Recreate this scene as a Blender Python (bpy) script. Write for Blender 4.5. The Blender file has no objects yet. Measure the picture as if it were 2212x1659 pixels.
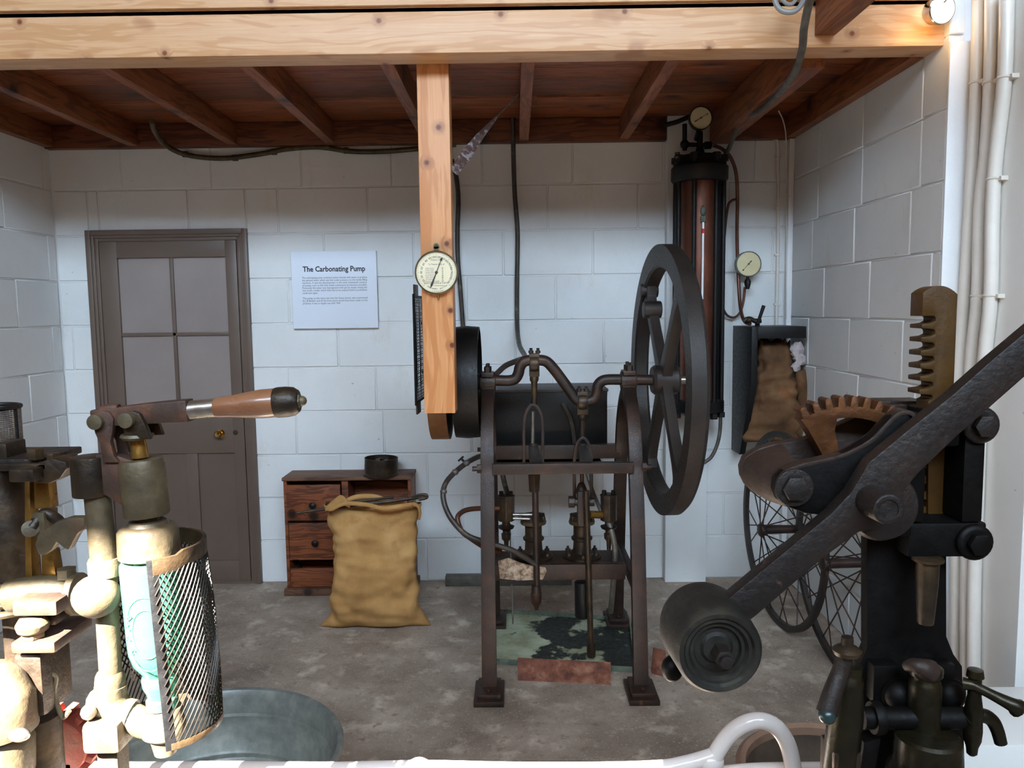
import bpy, bmesh, math, random
from mathutils import Vector as V, Matrix
from mathutils import noise as mnoise
random.seed(7)
R = math.radians
SC = bpy.context.scene
COL = SC.collection
PI = math.pi

# ------------------------------------------------------------------ camera
YAW, PITCH, ROLL, FPX, EYE = R(-.31), R(5.37), R(.73), 1680.0, 1.396
fw = V((math.sin(YAW)*math.cos(PITCH), math.cos(YAW)*math.cos(PITCH), -math.sin(PITCH)))
rt0 = V((math.cos(YAW), -math.sin(YAW), 0)); dn0 = fw.cross(rt0)
rt = rt0*math.cos(ROLL) + dn0*math.sin(ROLL)
dn = -rt0*math.sin(ROLL) + dn0*math.cos(ROLL)
cd = bpy.data.cameras.new('camera'); cam = bpy.data.objects.new('camera', cd); COL.objects.link(cam)
cd.sensor_width = 36; cd.lens = FPX/2212*36; cd.clip_start = .05
m = Matrix((rt, -dn, -fw)).transposed().to_4x4(); m.translation = (0, 0, EYE)
cam.matrix_world = m
SC.camera = cam
def ray(x, y): return fw + rt*((x-1106)/FPX) + dn*((y-829.5)/FPX)
def P(x, y, Y):                       # photo measurement -> point on the plane at depth Y
    r = ray(x, y); return r*(Y/r.y) + V((0, 0, EYE))
def PZ(x, y, z):
    r = ray(x, y); return r*((z-EYE)/r.z) + V((0, 0, EYE))
def PX(x, y, X):
    r = ray(x, y); return r*(X/r.x) + V((0, 0, EYE))

# ------------------------------------------------------------------ world, sun, lights, exposure
w = bpy.data.worlds.new('world'); SC.world = w; w.use_nodes = True
w.node_tree.nodes['Background'].inputs[0].default_value = (.62, .75, 1, 1)
w.node_tree.nodes['Background'].inputs[1].default_value = 6.0
SC.view_settings.view_transform = 'Standard'; SC.view_settings.look = 'None'
SC.view_settings.exposure = 0.03; SC.view_settings.gamma = 1; SC.view_settings.use_curve_mapping = False
def light(name, typ, loc, to, energy, col, **k):
    d = bpy.data.lights.new(name, typ); o = bpy.data.objects.new(name, d); COL.objects.link(o)
    o.location = loc; d.energy = energy; d.color = col
    o.rotation_euler = (V(to)-V(loc)).to_track_quat('-Z', 'Y').to_euler()
    for a, b in k.items(): setattr(d, a, b)
    return o
SUNDIR = V((math.tan(R(20)), 1, -.988*1.0))
light('sun', 'SUN', (-2, -6, 6), V((-2, -6, 6))+SUNDIR, 200, (1, .96, .90), angle=R(.5))
light('high_window_daylight', 'AREA', (.1, -2.25, 3.75), (.0, 3.7, 1.2), 450, (.62, .81, 1), shape='RECTANGLE', size=5.0, size_y=1.0)
light('warm_room_fill', 'AREA', (.2, .4, 3.9), (.1, 2.6, .2), 8, (1, .66, .36), shape='RECTANGLE', size=2.5, size_y=.5)  # added warm fill, standing in for tungsten lamps out of view
light('warm_wall_fill', 'AREA', (-.2, -1.0, 1.95), (-.2, 3.9, 2.0), 4.5, (1, .62, .32), shape='RECTANGLE', size=1.6, size_y=.4)  # added fill with no lamp behind it; warms the shaded upper wall
SC.cycles.max_bounces = 8; SC.cycles.diffuse_bounces = 5
SC.cycles.sample_clamp_indirect = 6
SC.cycles.use_denoising = True

# ------------------------------------------------------------------ materials
def lin(c):
    return tuple((v/255/12.92 if v/255 <= .04045 else ((v/255+.055)/1.055)**2.4) for v in c) + (1,)
class NT:
    def __init__(s, name):
        s.m = bpy.data.materials.new(name); s.m.use_nodes = True
        s.t = s.m.node_tree; s.b = s.t.nodes['Principled BSDF']
        s.geo = s.t.nodes.new('ShaderNodeNewGeometry')
    def n(s, typ, **k):
        o = s.t.nodes.new('ShaderNode'+typ)
        for a, b in k.items():
            if a.startswith('i_'): o.inputs[int(a[2:]) if a[2:].isdigit() else a[2:]].default_value = b
            else: setattr(o, a, b)
        return o
    def l(s, a, b): s.t.links.new(a, b)
    def pos(s, sc=(1, 1, 1), rot=(0, 0, 0)):
        mp = s.n('Mapping'); mp.inputs['Scale'].default_value = sc; mp.inputs['Rotation'].default_value = rot
        s.l(s.geo.outputs['Position'], mp.inputs[0]); return mp.outputs[0]
    def noise(s, vec, scale, detail=5, rough=.6, dist=0):
        o = s.n('TexNoise'); o.inputs['Scale'].default_value = scale; o.inputs['Detail'].default_value = detail
        o.inputs['Roughness'].default_value = rough; o.inputs['Distortion'].default_value = dist
        s.l(vec, o.inputs['Vector']); return o.outputs['Fac']
    def ramp(s, fac, stops):
        o = s.n('ValToRGB'); e = o.color_ramp.elements
        while len(e) < len(stops): e.new(.5)
        for i, (p, c) in enumerate(stops): e[i].position = p; e[i].color = c
        s.l(fac, o.inputs[0]); return o.outputs[0]
    def mix(s, fac, a, b, mode='MIX'):
        o = s.n('Mix', data_type='RGBA', blend_type=mode)
        for v, i in ((fac, 0), (a, 6), (b, 7)):
            if hasattr(v, 'is_linked'): s.l(v, o.inputs[i])
            else: o.inputs[i].default_value = v
        return o.outputs[2]
    def bump(s, h, st, dist=.01):
        o = s.n('Bump'); o.inputs['Strength'].default_value = st; o.inputs['Distance'].default_value = dist
        s.l(h, o.inputs['Height']); s.l(o.outputs[0], s.b.inputs['Normal'])
def G(v): return (v, v, v, 1)
def surf(name, stops, scale=8, metal=0, rough=(.4, .6), bump=.2, bscale=60, stretch=(1, 1, 1), bdist=.003, spec=.5, extra=None, coat=0):
    s = NT(name); p = s.pos(stretch)
    f = s.noise(p, scale, 6, .62)
    c = s.ramp(f, [(a, lin(b)) for a, b in stops])
    if extra:                         # (scale, threshold, colour): patches of their own
        for (es, lo, hi, ec) in extra:
            g = s.noise(p, es, 5, .6)
            mk = s.ramp(g, [(lo, G(0)), (hi, G(1))])
            c = s.mix(mk, c, lin(ec))
    s.l(c, s.b.inputs['Base Color'])
    s.b.inputs['Metallic'].default_value = metal
    s.b.inputs['Specular IOR Level'].default_value = spec
    s.b.inputs['Coat Weight'].default_value = coat
    f2 = s.noise(s.pos(stretch), bscale, 5, .6)
    rr = s.ramp(f2, [(.3, G(rough[0])), (.7, G(rough[1]))]); s.l(rr, s.b.inputs['Roughness'])
    if bump: s.bump(f2, bump, bdist)
    return s.m
def wood(name, light_, mid, dark, axis=0, knots=2.5, knot_r=.1, rough=.45, grain=1.0, face=(0, 2), spec=.4, big=0, seed=0):
    s = NT(name)
    st = [9, 9, 9]; st[axis] = .55
    mp = s.n('Mapping'); mp.inputs['Location'].default_value = (seed, seed*1.7, seed*.6)
    s.l(s.geo.outputs['Position'], mp.inputs[0])
    warp = s.n('TexNoise'); warp.inputs['Scale'].default_value = 2.2; warp.inputs['Detail'].default_value = 2
    s.l(mp.outputs[0], warp.inputs['Vector'])
    vs = s.n('VectorMath', operation='SUBTRACT'); s.l(warp.outputs['Color'], vs.inputs[0]); vs.inputs[1].default_value = (.5, .5, .5)
    vm = s.n('VectorMath', operation='SCALE'); s.l(vs.outputs[0], vm.inputs[0]); vm.inputs['Scale'].default_value = .10
    # knots
    sx = s.n('SeparateXYZ'); s.l(mp.outputs[0], sx.inputs[0]); oth = [i for i in range(3) if i != axis]
    su = s.n('Math', operation='ADD'); s.l(sx.outputs[oth[0]], su.inputs[0]); s.l(sx.outputs[oth[1]], su.inputs[1])
    cx_ = s.n('CombineXYZ'); s.l(sx.outputs[axis], cx_.inputs[0]); s.l(su.outputs[0], cx_.inputs[1])
    kv = s.n('VectorMath', operation='SCALE'); s.l(cx_.outputs[0], kv.inputs[0]); kv.inputs['Scale'].default_value = knots
    vo = s.n('TexVoronoi', voronoi_dimensions='2D'); vo.inputs['Scale'].default_value = 1; vo.inputs['Randomness'].default_value = 1; s.l(kv.outputs[0], vo.inputs['Vector'])
    kd = s.ramp(vo.outputs['Distance'], [(knot_r*.45, G(1)), (knot_r, G(.35)), (knot_r*2.6, G(0))])
    va = s.n('VectorMath', operation='ADD'); s.l(mp.outputs[0], va.inputs[0]); s.l(vm.outputs[0], va.inputs[1])
    kk = s.n('VectorMath', operation='SCALE'); s.l(kd, kk.inputs[0]); kk.inputs['Scale'].default_value = .035
    vb = s.n('VectorMath', operation='ADD'); s.l(va.outputs[0], vb.inputs[0]); s.l(kk.outputs[0], vb.inputs[1])
    ms = s.n('Mapping'); ms.inputs['Scale'].default_value = st; s.l(vb.outputs[0], ms.inputs[0])
    g1 = s.noise(ms.outputs[0], 3.2*grain, 3, .5)
    mu = s.n('Math', operation='MULTIPLY'); s.l(g1, mu.inputs[0]); mu.inputs[1].default_value = 26
    fr = s.n('Math', operation='SINE'); s.l(mu.outputs[0], fr.inputs[0])
    a2 = s.n('MapRange'); s.l(fr.outputs[0], a2.inputs[0]); a2.inputs[1].default_value = -1
    ring = a2.outputs[0]
    st2 = [160, 160, 160]; st2[axis] = 4
    mf = s.n('Mapping'); mf.inputs['Scale'].default_value = st2; s.l(mp.outputs[0], mf.inputs[0])
    fine = s.noise(mf.outputs[0], 1, 3)
    c = s.ramp(ring, [(0, lin(light_)), (.6, lin(light_)), (.92, lin(mid))])
    c = s.mix(s.ramp(fine, [(.35, G(.55)), (.65, G(0))]), c, lin(mid))
    blot = s.noise(s.pos((1, 1, 1)), 3.1, 4)
    c = s.mix(s.ramp(blot, [(.45, G(0)), (.75, G(.55))]), c, lin(mid))
    if big:
        st3 = [7, 7, 7]; st3[axis] = 5
        m3 = s.n('Mapping'); m3.inputs['Scale'].default_value = st3; m3.inputs['Rotation'].default_value = (0, .6, 0); s.l(mp.outputs[0], m3.inputs[0])
        bl = s.noise(m3.outputs[0], 1, 2, .4)
        c = s.mix(s.ramp(bl, [(.66, G(0)), (.72, G(big))]), c, lin(tuple((a+b)//2 for a, b in zip(mid, dark))))
    c = s.mix(kd, c, lin(dark))
    s.l(c, s.b.inputs['Base Color'])
    s.b.inputs['Roughness'].default_value = rough; s.b.inputs['Specular IOR Level'].default_value = spec
    s.bump(fine, .12, .002)
    return s.m
def plain(name, c, rough=.5, metal=0, **k):
    s = NT(name); s.b.inputs['Base Color'].default_value = lin(c); s.b.inputs['Roughness'].default_value = rough
    s.b.inputs['Metallic'].default_value = metal
    for a, b in k.items(): s.b.inputs[a.replace('_', ' ')].default_value = b
    return s.m
def paintwall(name, base, stain, bsc=140, bump=.25):
    s = NT(name)
    f = s.noise(s.pos(), 1.7, 5, .6); c = s.ramp(f, [(.35, lin(base)), (.75, lin(tuple(int(v*.94) for v in base)))])
    g = s.noise(s.pos((1, 1, .35)), 6, 7, .7)
    c = s.mix(s.ramp(g, [(.60, G(0)), (.78, G(.45))]), c, lin(stain))
    sp = s.noise(s.pos(), 38, 2, .5)
    c = s.mix(s.ramp(sp, [(.76, G(0)), (.80, G(.5))]), c, lin((120, 120, 122)))
    s.l(c, s.b.inputs['Base Color']); s.b.inputs['Roughness'].default_value = .6; s.b.inputs['Specular IOR Level'].default_value = .3
    s.bump(s.noise(s.pos(), bsc, 6, .7), bump, .004)
    return s.m
M = {}
M['wall'] = paintwall('white_painted_blockwork', (226, 227, 226), (196, 184, 164))
M['wallsmooth'] = paintwall('white_painted_plaster', (240, 240, 237), (210, 205, 190), 30, .1)
M['wallend'] = paintwall('white_painted_edge', (236, 237, 238), (215, 212, 205), 90, .2)
M['floor'] = surf('stained_concrete', [(.25, (104, 88, 76)), (.45, (140, 124, 110)), (.62, (164, 148, 134)), (.8, (194, 180, 166))], 3.2, 0, (.55, .85), .3, 55, bdist=.003,
                  extra=[(9, .54, .74, (200, 186, 168)), (26, .56, .74, (120, 102, 86)), (1.3, .54, .72, (104, 88, 76)), (130, .60, .70, (212, 200, 184))])
M['pine'] = wood('planed_pine', (206, 166, 128), (188, 142, 100), (118, 66, 38), 0, 5.0, .055, .42, grain=.8, big=.6)
M['pinepost'] = wood('planed_pine_post', (204, 150, 102), (182, 122, 74), (92, 44, 26), 2, 5, .06, .45, grain=.6, seed=3)
M['pinedark'] = [wood('varnished_boards_%d' % i, a, b, (48, 22, 12), 0, 2.2, .08, .5, seed=i) for i, (a, b) in enumerate([((142, 76, 36), (100, 48, 22)), ((120, 62, 28), (82, 40, 18)), ((150, 84, 42), (108, 54, 26))])]
M['joist'] = wood('joist_timber', (136, 80, 44), (98, 52, 28), (40, 22, 14), 1, 2, .07, .55)
M['ledger'] = wood('ledger_timber', (112, 62, 36), (74, 38, 22), (34, 16, 10), 0, 2, .09, .55, seed=4)
M['oldwood'] = wood('old_stained_wood', (142, 78, 44), (88, 46, 27), (34, 18, 12), 0, 3.3, .10, .45, seed=5, big=.5)
M['oldwoodtop'] = wood('worn_wood_top', (120, 84, 60), (80, 52, 38), (36, 24, 18), 0, 3.3, .10, .6, seed=9)
M['inside'] = plain('dark_drawer_inside', (32, 22, 16), .8)
M['cast'] = surf('brown_cast_iron', [(.3, (24, 16, 12)), (.5, (40, 26, 19)), (.7, (62, 39, 26))], 9, .15, (.38, .6), .35, 130, extra=[(24, .66, .78, (104, 66, 44))], spec=.5)
M['castgrey'] = surf('grey_brown_wheel_iron', [(.3, (31, 26, 24)), (.7, (52, 45, 41))], 6, .15, (.42, .62), .3, 120)
M['black'] = surf('black_painted_iron', [(.3, (7, 7, 8)), (.7, (17, 16, 16))], 9, 0, (.38, .6), .3, 90, spec=.3)
M['pressblack'] = surf('black_enamelled_casting', [(.3, (4, 3, 3)), (.7, (9, 7, 6))], 9, 0, (.45, .65), .35, 70, spec=.16)
M['pressbrown'] = surf('brown_oiled_iron', [(.3, (15, 9, 7)), (.5, (23, 15, 12)), (.75, (40, 27, 21))], 12, .05, (.42, .62), .5, 110, extra=[(30, .66, .8, (96, 70, 56))])
M['presslit'] = surf('toplit_brown_iron', [(.3, (34, 23, 18)), (.6, (50, 35, 28)), (.8, (74, 55, 44))], 12, .15, (.45, .65), .4, 110)  # lighter copy of the press brown; light from above put into its colour
M['rackbrass'] = surf('browned_bronze', [(.3, (58, 38, 13)), (.7, (86, 58, 20))], 10, .1, (.4, .55), .3, 90, spec=.3)
M['sector'] = surf('rusty_orange_bronze', [(.3, (66, 40, 22)), (.55, (98, 60, 32)), (.75, (140, 88, 52))], 16, .6, (.35, .55), .35, 90)
M['brass'] = surf('aged_brass', [(.3, (110, 80, 38)), (.7, (176, 136, 70))], 14, .85, (.25, .45), .15, 100)
M['brassbright'] = plain('polished_brass', (214, 172, 92), .15, 1)
M['gun'] = surf('dull_gunmetal', [(.3, (58, 47, 33)), (.5, (80, 69, 50)), (.7, (106, 94, 70))], 16, .2, (.4, .62), .3, 110, extra=[(14, .58, .72, (84, 58, 40)), (30, .6, .75, (66, 54, 42))])
M['gundark'] = surf('dark_gunmetal', [(.3, (28, 21, 15)), (.5, (48, 37, 26)), (.7, (76, 58, 36))], 18, .4, (.35, .55), .35, 100)
M['rustgun'] = surf('rust_stained_bracket', [(.3, (44, 32, 26)), (.5, (62, 43, 33)), (.68, (94, 56, 36)), (.8, (84, 70, 54))], 30, .15, (.45, .65), .3, 90)
M['rust'] = surf('flaking_rust', [(.3, (80, 44, 32)), (.5, (116, 66, 46)), (.7, (150, 104, 82))], 22, .1, (.6, .85), .6, 80, extra=[(40, .6, .7, (74, 52, 46))])
M['flake'] = surf('flaking_white_paint', [(.38, (84, 62, 44)), (.52, (156, 134, 112)), (.7, (186, 168, 150))], 40, 0, (.6, .8), .6, 90, extra=[(16, .58, .66, (100, 62, 38))])
M['copper'] = surf('aged_copper', [(.25, (62, 36, 28)), (.5, (98, 56, 40)), (.75, (138, 80, 58))], 6, .45, (.3, .5), .15, 60, stretch=(1, 1, .5))
M['copperpipe'] = surf('dull_copper_pipe', [(.3, (70, 44, 34)), (.7, (112, 72, 54))], 12, .6, (.35, .5), .1, 60)
M['steel'] = surf('bright_steel', [(.3, (120, 112, 104)), (.7, (176, 168, 158))], 30, .9, (.25, .4), .05, 90)
M['galv'] = surf('galvanised_zinc', [(.3, (100, 104, 102)), (.5, (120, 124, 120)), (.7, (140, 142, 136))], 20, .35, (.35, .5), .1, 60)
M['lead'] = surf('lead_pipe', [(.3, (78, 74, 70)), (.7, (112, 108, 100))], 22, .5, (.4, .6), .3, 60)
M['hose'] = surf('dark_rubber_hose', [(.3, (34, 30, 28)), (.7, (62, 54, 46))], 14, 0, (.35, .6), .3, 50, extra=[(26, .6, .75, (104, 92, 66))])
M['olive'] = surf('olive_tarnished_pipe', [(.3, (48, 38, 26)), (.55, (74, 62, 40)), (.8, (112, 98, 62))], 20, .3, (.35, .6), .3, 60)
M['tray'] = surf('verdigris_tray', [(.2, (92, 90, 60)), (.42, (140, 142, 112)), (.6, (164, 168, 142)), (.8, (186, 190, 168))], 8, 0, (.45, .8), .4, 60,
                 extra=[(4.2, .46, .49, (26, 30, 24)), (13, .64, .7, (60, 92, 76))])
_n = M['tray'].node_tree; _g = _n.nodes.new('ShaderNodeNewGeometry'); _sx = _n.nodes.new('ShaderNodeSeparateXYZ'); _n.links.new(_g.outputs['Position'], _sx.inputs[0])
_nz = [n for n in _n.nodes if n.type == 'TEX_NOISE' and abs(n.inputs['Scale'].default_value-4.2) < .01][0]
_mr = _n.nodes.new('ShaderNodeMapRange'); _mr.inputs[1].default_value = -.1; _mr.inputs[2].default_value = .42; _mr.inputs[3].default_value = -.16; _mr.inputs[4].default_value = .09
_ad = _n.nodes.new('ShaderNodeMath'); _ad.operation = 'ADD'; _to = _nz.outputs['Fac'].links[0].to_socket
_n.links.new(_sx.outputs[0], _mr.inputs[0]); _n.links.new(_mr.outputs[0], _ad.inputs[0]); _n.links.new(_nz.outputs['Fac'], _ad.inputs[1]); _n.links.new(_ad.outputs[0], _to)
M['green'] = surf('verdigris_edge', [(.3, (58, 66, 56)), (.7, (120, 132, 116))], 20, 0, (.5, .8), .4, 60)
M['burlap'] = surf('hessian_sacking', [(.3, (146, 108, 64)), (.5, (172, 130, 80)), (.7, (190, 150, 98))], 5, 0, (.85, .95), .7, 420, bdist=.0012, extra=[(7, .6, .8, (134, 90, 50))], spec=.15)
M['canvas'] = surf('brown_canvas', [(.3, (70, 50, 36)), (.5, (98, 72, 50)), (.7, (124, 94, 66))], 6, 0, (.8, .95), .6, 260, bdist=.0015, extra=[(8, .58, .75, (140, 92, 60))], spec=.15)
M['paper'] = surf('crumpled_paper', [(.3, (150, 140, 140)), (.7, (196, 188, 190))], 30, 0, (.6, .8), .8, 40)
M['doorpaint'] = surf('taupe_gloss_door_paint', [(.3, (92, 76, 66)), (.7, (101, 84, 73))], 3, 0, (.35, .45), .1, 40)
M['pane'] = surf('obscured_glass', [(.3, (134, 122, 118)), (.7, (146, 134, 130))], 2, 0, (.28, .38), .15, 200, spec=.5)
M['whiteboard'] = plain('white_foamboard', (226, 232, 242), .5)
M['ink'] = plain('black_ink', (24, 30, 42), .6)
M['inkgrey'] = plain('grey_ink', (84, 92, 108), .6)
M['dial'] = surf('cream_dial_enamel', [(.3, (222, 212, 178)), (.7, (232, 224, 196))], 12, 0, (.3, .4), 0, 20)
M['dial2'] = surf('yellowed_dial', [(.3, (200, 186, 142)), (.7, (212, 200, 160))], 12, 0, (.35, .45), 0, 20)
M['dialrim'] = surf('worn_gauge_rim', [(.3, (74, 66, 46)), (.7, (130, 118, 84))], 12, .5, (.4, .5), .1, 40)
M['belt'] = surf('leather_belt', [(.3, (88, 58, 30)), (.7, (122, 84, 46))], 9, 0, (.45, .6), .2, 60)
M['conduit'] = surf('cream_painted_conduit', [(.3, (214, 208, 198)), (.7, (226, 220, 212))], 9, 0, (.3, .45), .15, 25)
M['pinkwhite'] = surf('glossy_white_pipe_paint', [(.3, (226, 214, 206)), (.7, (234, 224, 218))], 7, 0, (.15, .28), .25, 28, coat=.3)
M['greycable'] = plain('grey_flex', (126, 126, 124), .5)
M['strap'] = surf('galvanised_strap', [(.3, (78, 60, 56)), (.52, (96, 76, 70)), (.6, (150, 146, 150))], 55, .4, (.45, .6), .3, 60)
M['handle'] = surf('varnished_handle_wood', [(.3, (84, 50, 34)), (.5, (112, 70, 48)), (.7, (140, 98, 68))], 12, 0, (.25, .4), .1, 60, stretch=(.4, 1, 1), coat=.4)
M['lampshell'] = plain('chrome_lamp', (190, 186, 180), .15, 1)
M['whiteplastic'] = plain('white_plastic', (232, 232, 228), .35)
M['red'] = plain('red_band', (190, 36, 36), .5)
M['redbase'] = surf('red_oxide_paint', [(.3, (92, 44, 36)), (.55, (136, 58, 46)), (.75, (120, 84, 70))], 12, 0, (.5, .7), .4, 60)
M['coppertub'] = surf('browned_copper_tub', [(.3, (118, 90, 72)), (.7, (152, 122, 102))], 7, .1, (.45, .6), .2, 50)
s_ = NT('aqua_glass'); s_.b.inputs['Base Color'].default_value = (.30, .76, .58, 1); s_.b.inputs['Transmission Weight'].default_value = .93
s_.b.inputs['Roughness'].default_value = .07; s_.b.inputs['IOR'].default_value = 1.45; s_.bump(s_.noise(s_.pos(), 60, 3), .25, .003); M['glass'] = s_.m
s_ = NT('clear_tube_glass'); s_.b.inputs['Base Color'].default_value = (.85, .85, .85, 1); s_.b.inputs['Roughness'].default_value = .2; M['tube'] = s_.m
s_ = NT('lit_lens'); s_.b.inputs['Emission Color'].default_value = (1, .95, .85, 1); s_.b.inputs['Emission Strength'].default_value = 7; M['lens'] = s_.m
M['shedwall'] = plain('brown_boarded_shed_wall', (124, 88, 56), .85)
M['tapdark'] = surf('dark_oily_brass', [(.3, (22, 20, 13)), (.6, (40, 35, 22)), (.8, (62, 54, 32))], 18, .6, (.25, .45), .2, 90)
M['weight'] = surf('mottled_grey_weight', [(.3, (17, 15, 12)), (.55, (28, 25, 20)), (.75, (58, 54, 42))], 14, .2, (.5, .7), .5, 80)
M['guard'] = plain('dark_guard_wire', (34, 28, 21), .32, .6)
M['teal'] = plain('teal_reflection_knob', (30, 48, 48), .3)  # teal reflection on the knob put into its base colour
M['tubinside'] = surf('dark_brown_tub', [(.3, (60, 48, 38)), (.7, (92, 76, 62))], 9, 0, (.5, .7), .3, 50)  # darker brown than the rim, over the whole tub wall
M['benchtop'] = plain('pale_bounce_bench', (176, 168, 154), .6)  # unseen bench top, made pale to bounce sun up under the handle
M['backroom'] = plain('far_room_wall', (150, 138, 124), .8)

# ------------------------------------------------------------------ geometry helpers
def perp(a):
    a = a.normalized(); u = a.cross(V((0, 0, 1)))
    if u.length < .1: u = a.cross(V((0, 1, 0)))
    u.normalize(); return u, a.cross(u).normalized()
def smooth_path(pts, k=6):
    pts = [V(p) for p in pts]; out = []
    q = [pts[0]*2-pts[1]] + pts + [pts[-1]*2-pts[-2]]
    for i in range(1, len(q)-2):
        a, b, c, d = q[i-1:i+3]
        for j in range(k):
            t = j/k
            out.append(.5*((2*b)+(c-a)*t+(2*a-5*b+4*c-d)*t*t+(3*b-a-3*c+d)*t**3))
    out.append(pts[-1]); return out
def tag(o, label=None, cat=None, group=None, kind=None):
    if label: o['label'] = label
    if cat: o['category'] = cat
    if group: o['group'] = group
    if kind: o['kind'] = kind
    return o
def wloc(o):
    v = V((0, 0, 0))
    while o: v += o.location; o = o.parent
    return v
def T(name, label, cat, loc, group=None):
    o = bpy.data.objects.new(name, None); COL.objects.link(o); o.location = V(loc); o.empty_display_size = .1
    return tag(o, label, cat, group)
class MB:
    def __init__(s): s.v = []; s.f = []; s.isl = []
    def add(s, vs, fs):
        n = len(s.v); s.isl.append((n, n+len(vs))); s.v += [V(p) for p in vs]; s.f += [tuple(i+n for i in f) for f in fs]; return s
    def box(s, lo, hi, rot=None):
        lo = V(lo); hi = V(hi); c = (lo+hi)/2
        vs = [V((x, y, z)) for z in (lo.z, hi.z) for y in (lo.y, hi.y) for x in (lo.x, hi.x)]
        if rot is not None: vs = [rot @ (p-c)+c for p in vs]
        return s.add(vs, [(0, 2, 3, 1), (4, 5, 7, 6), (0, 1, 5, 4), (2, 6, 7, 3), (0, 4, 6, 2), (1, 3, 7, 5)])
    def cb(s, c, d, rot=None): c = V(c); d = V(d)/2; return s.box(c-d, c+d, rot)
    def cyl(s, a, b, r, r2=None, n=20):
        a = V(a); b = V(b); r2 = r if r2 is None else r2; u, w_ = perp(b-a)
        vs = []
        for p, q in ((a, r), (b, r2)):
            for i in range(n):
                t = 2*PI*i/n; vs.append(p+(u*math.cos(t)+w_*math.sin(t))*q)
        fs = [(i, (i+1) % n, n+(i+1) % n, n+i) for i in range(n)] + [tuple(range(n))[::-1], tuple(range(n, 2*n))]
        return s.add(vs, fs)
    def tube(s, pts, r, n=10, k=6, raw=False):
        P_ = [V(p) for p in pts] if raw else smooth_path(pts, k)
        m_ = len(P_); rs = r if callable(r) else (lambda t: r)
        u = perp(P_[1]-P_[0])[0]; vs = []; fs = []
        for i, p in enumerate(P_):
            t = (P_[min(i+1, m_-1)]-P_[max(i-1, 0)]).normalized()
            u = (u-t*u.dot(t)).normalized(); w_ = t.cross(u); q = rs(i/(m_-1))
            for j in range(n):
                a = 2*PI*j/n; vs.append(p+(u*math.cos(a)+w_*math.sin(a))*q)
        for i in range(m_-1):
            for j in range(n):
                fs.append((i*n+j, i*n+(j+1) % n, (i+1)*n+(j+1) % n, (i+1)*n+j))
        fs += [tuple(range(n))[::-1], tuple(range((m_-1)*n, m_*n))]
        return s.add(vs, fs)
    def lathe(s, prof, o, ax=(0, 0, 1), n=28, closed=False, a0=0, a1=2*PI):
        o = V(o); ax = V(ax).normalized(); u, w_ = perp(ax); full = abs(a1-a0-2*PI) < 1e-6
        m_ = len(prof); cnt = n if full else n+1; vs = []
        for i in range(cnt):
            t = a0+(a1-a0)*i/n
            for r_, h in prof: vs.append(o+ax*h+(u*math.cos(t)+w_*math.sin(t))*r_)
        fs = []
        for i in range(n):
            i2 = (i+1) % cnt
            for j in range(m_ if closed else m_-1):
                j2 = (j+1) % m_; fs.append((i*m_+j, i2*m_+j, i2*m_+j2, i*m_+j2))
        if not closed and full:
            if prof[0][0] > 1e-5: fs.append(tuple(i*m_ for i in range(cnt))[::-1])
            if prof[-1][0] > 1e-5: fs.append(tuple(i*m_+m_-1 for i in range(cnt)))
        if closed and not full:
            fs += [tuple(range(m_)), tuple(range(n*m_, n*m_+m_))[::-1]]
        return s.add(vs, fs)
    def prism(s, pts, off):
        pts = [V(p) for p in pts]; off = V(off); n = len(pts)
        return s.add(pts+[p+off for p in pts], [tuple(range(n)), tuple(range(n, 2*n))[::-1]] + [(i, n+i, n+(i+1) % n, (i+1) % n) for i in range(n)])
    def bar(s, pts, A, a, b, raw=False, k=6):      # rectangular section swept along a path; A = width direction
        P_ = [V(p) for p in pts] if raw else smooth_path(pts, k)
        A = V(A).normalized(); m_ = len(P_); vs = []; fs = []
        fa = a if callable(a) else (lambda t: a); fb = b if callable(b) else (lambda t: b)
        for i, p in enumerate(P_):
            t = (P_[min(i+1, m_-1)]-P_[max(i-1, 0)]).normalized(); nn = t.cross(A).normalized(); q = i/(m_-1)
            for x, y in ((-1, -1), (1, -1), (1, 1), (-1, 1)): vs.append(p+A*fa(q)*x+nn*fb(q)*y)
        for i in range(m_-1):
            for j in range(4): fs.append((i*4+j, i*4+(j+1) % 4, i*4+4+(j+1) % 4, i*4+4+j))
        fs += [(3, 2, 1, 0), tuple(range((m_-1)*4, m_*4))]
        return s.add(vs, fs)
    def ball(s, c, r, sq=(1, 1, 1), n=16):
        c = V(c); vs = []; fs = []; h = n//2
        for i in range(h+1):
            for j in range(n):
                a = PI*i/h; b = 2*PI*j/n
                vs.append(c+V((math.sin(a)*math.cos(b)*r*sq[0], math.sin(a)*math.sin(b)*r*sq[1], math.cos(a)*r*sq[2])))
        for i in range(h):
            for j in range(n): fs.append((i*n+j, (i+1)*n+j, (i+1)*n+(j+1) % n, i*n+(j+1) % n))
        return s.add(vs, fs)
    def torus(s, c, ax, Rr, r, n=32, k=10, a0=0, a1=2*PI):
        prof = [(Rr+r*math.cos(2*PI*j/k), r*math.sin(2*PI*j/k)) for j in range(k)]
        return s.lathe(prof, c, ax, n, True, a0, a1)
    def hexa(s, a, d, r, h): a = V(a); return s.cyl(a, a+V(d).normalized()*h, r, n=6)
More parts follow.
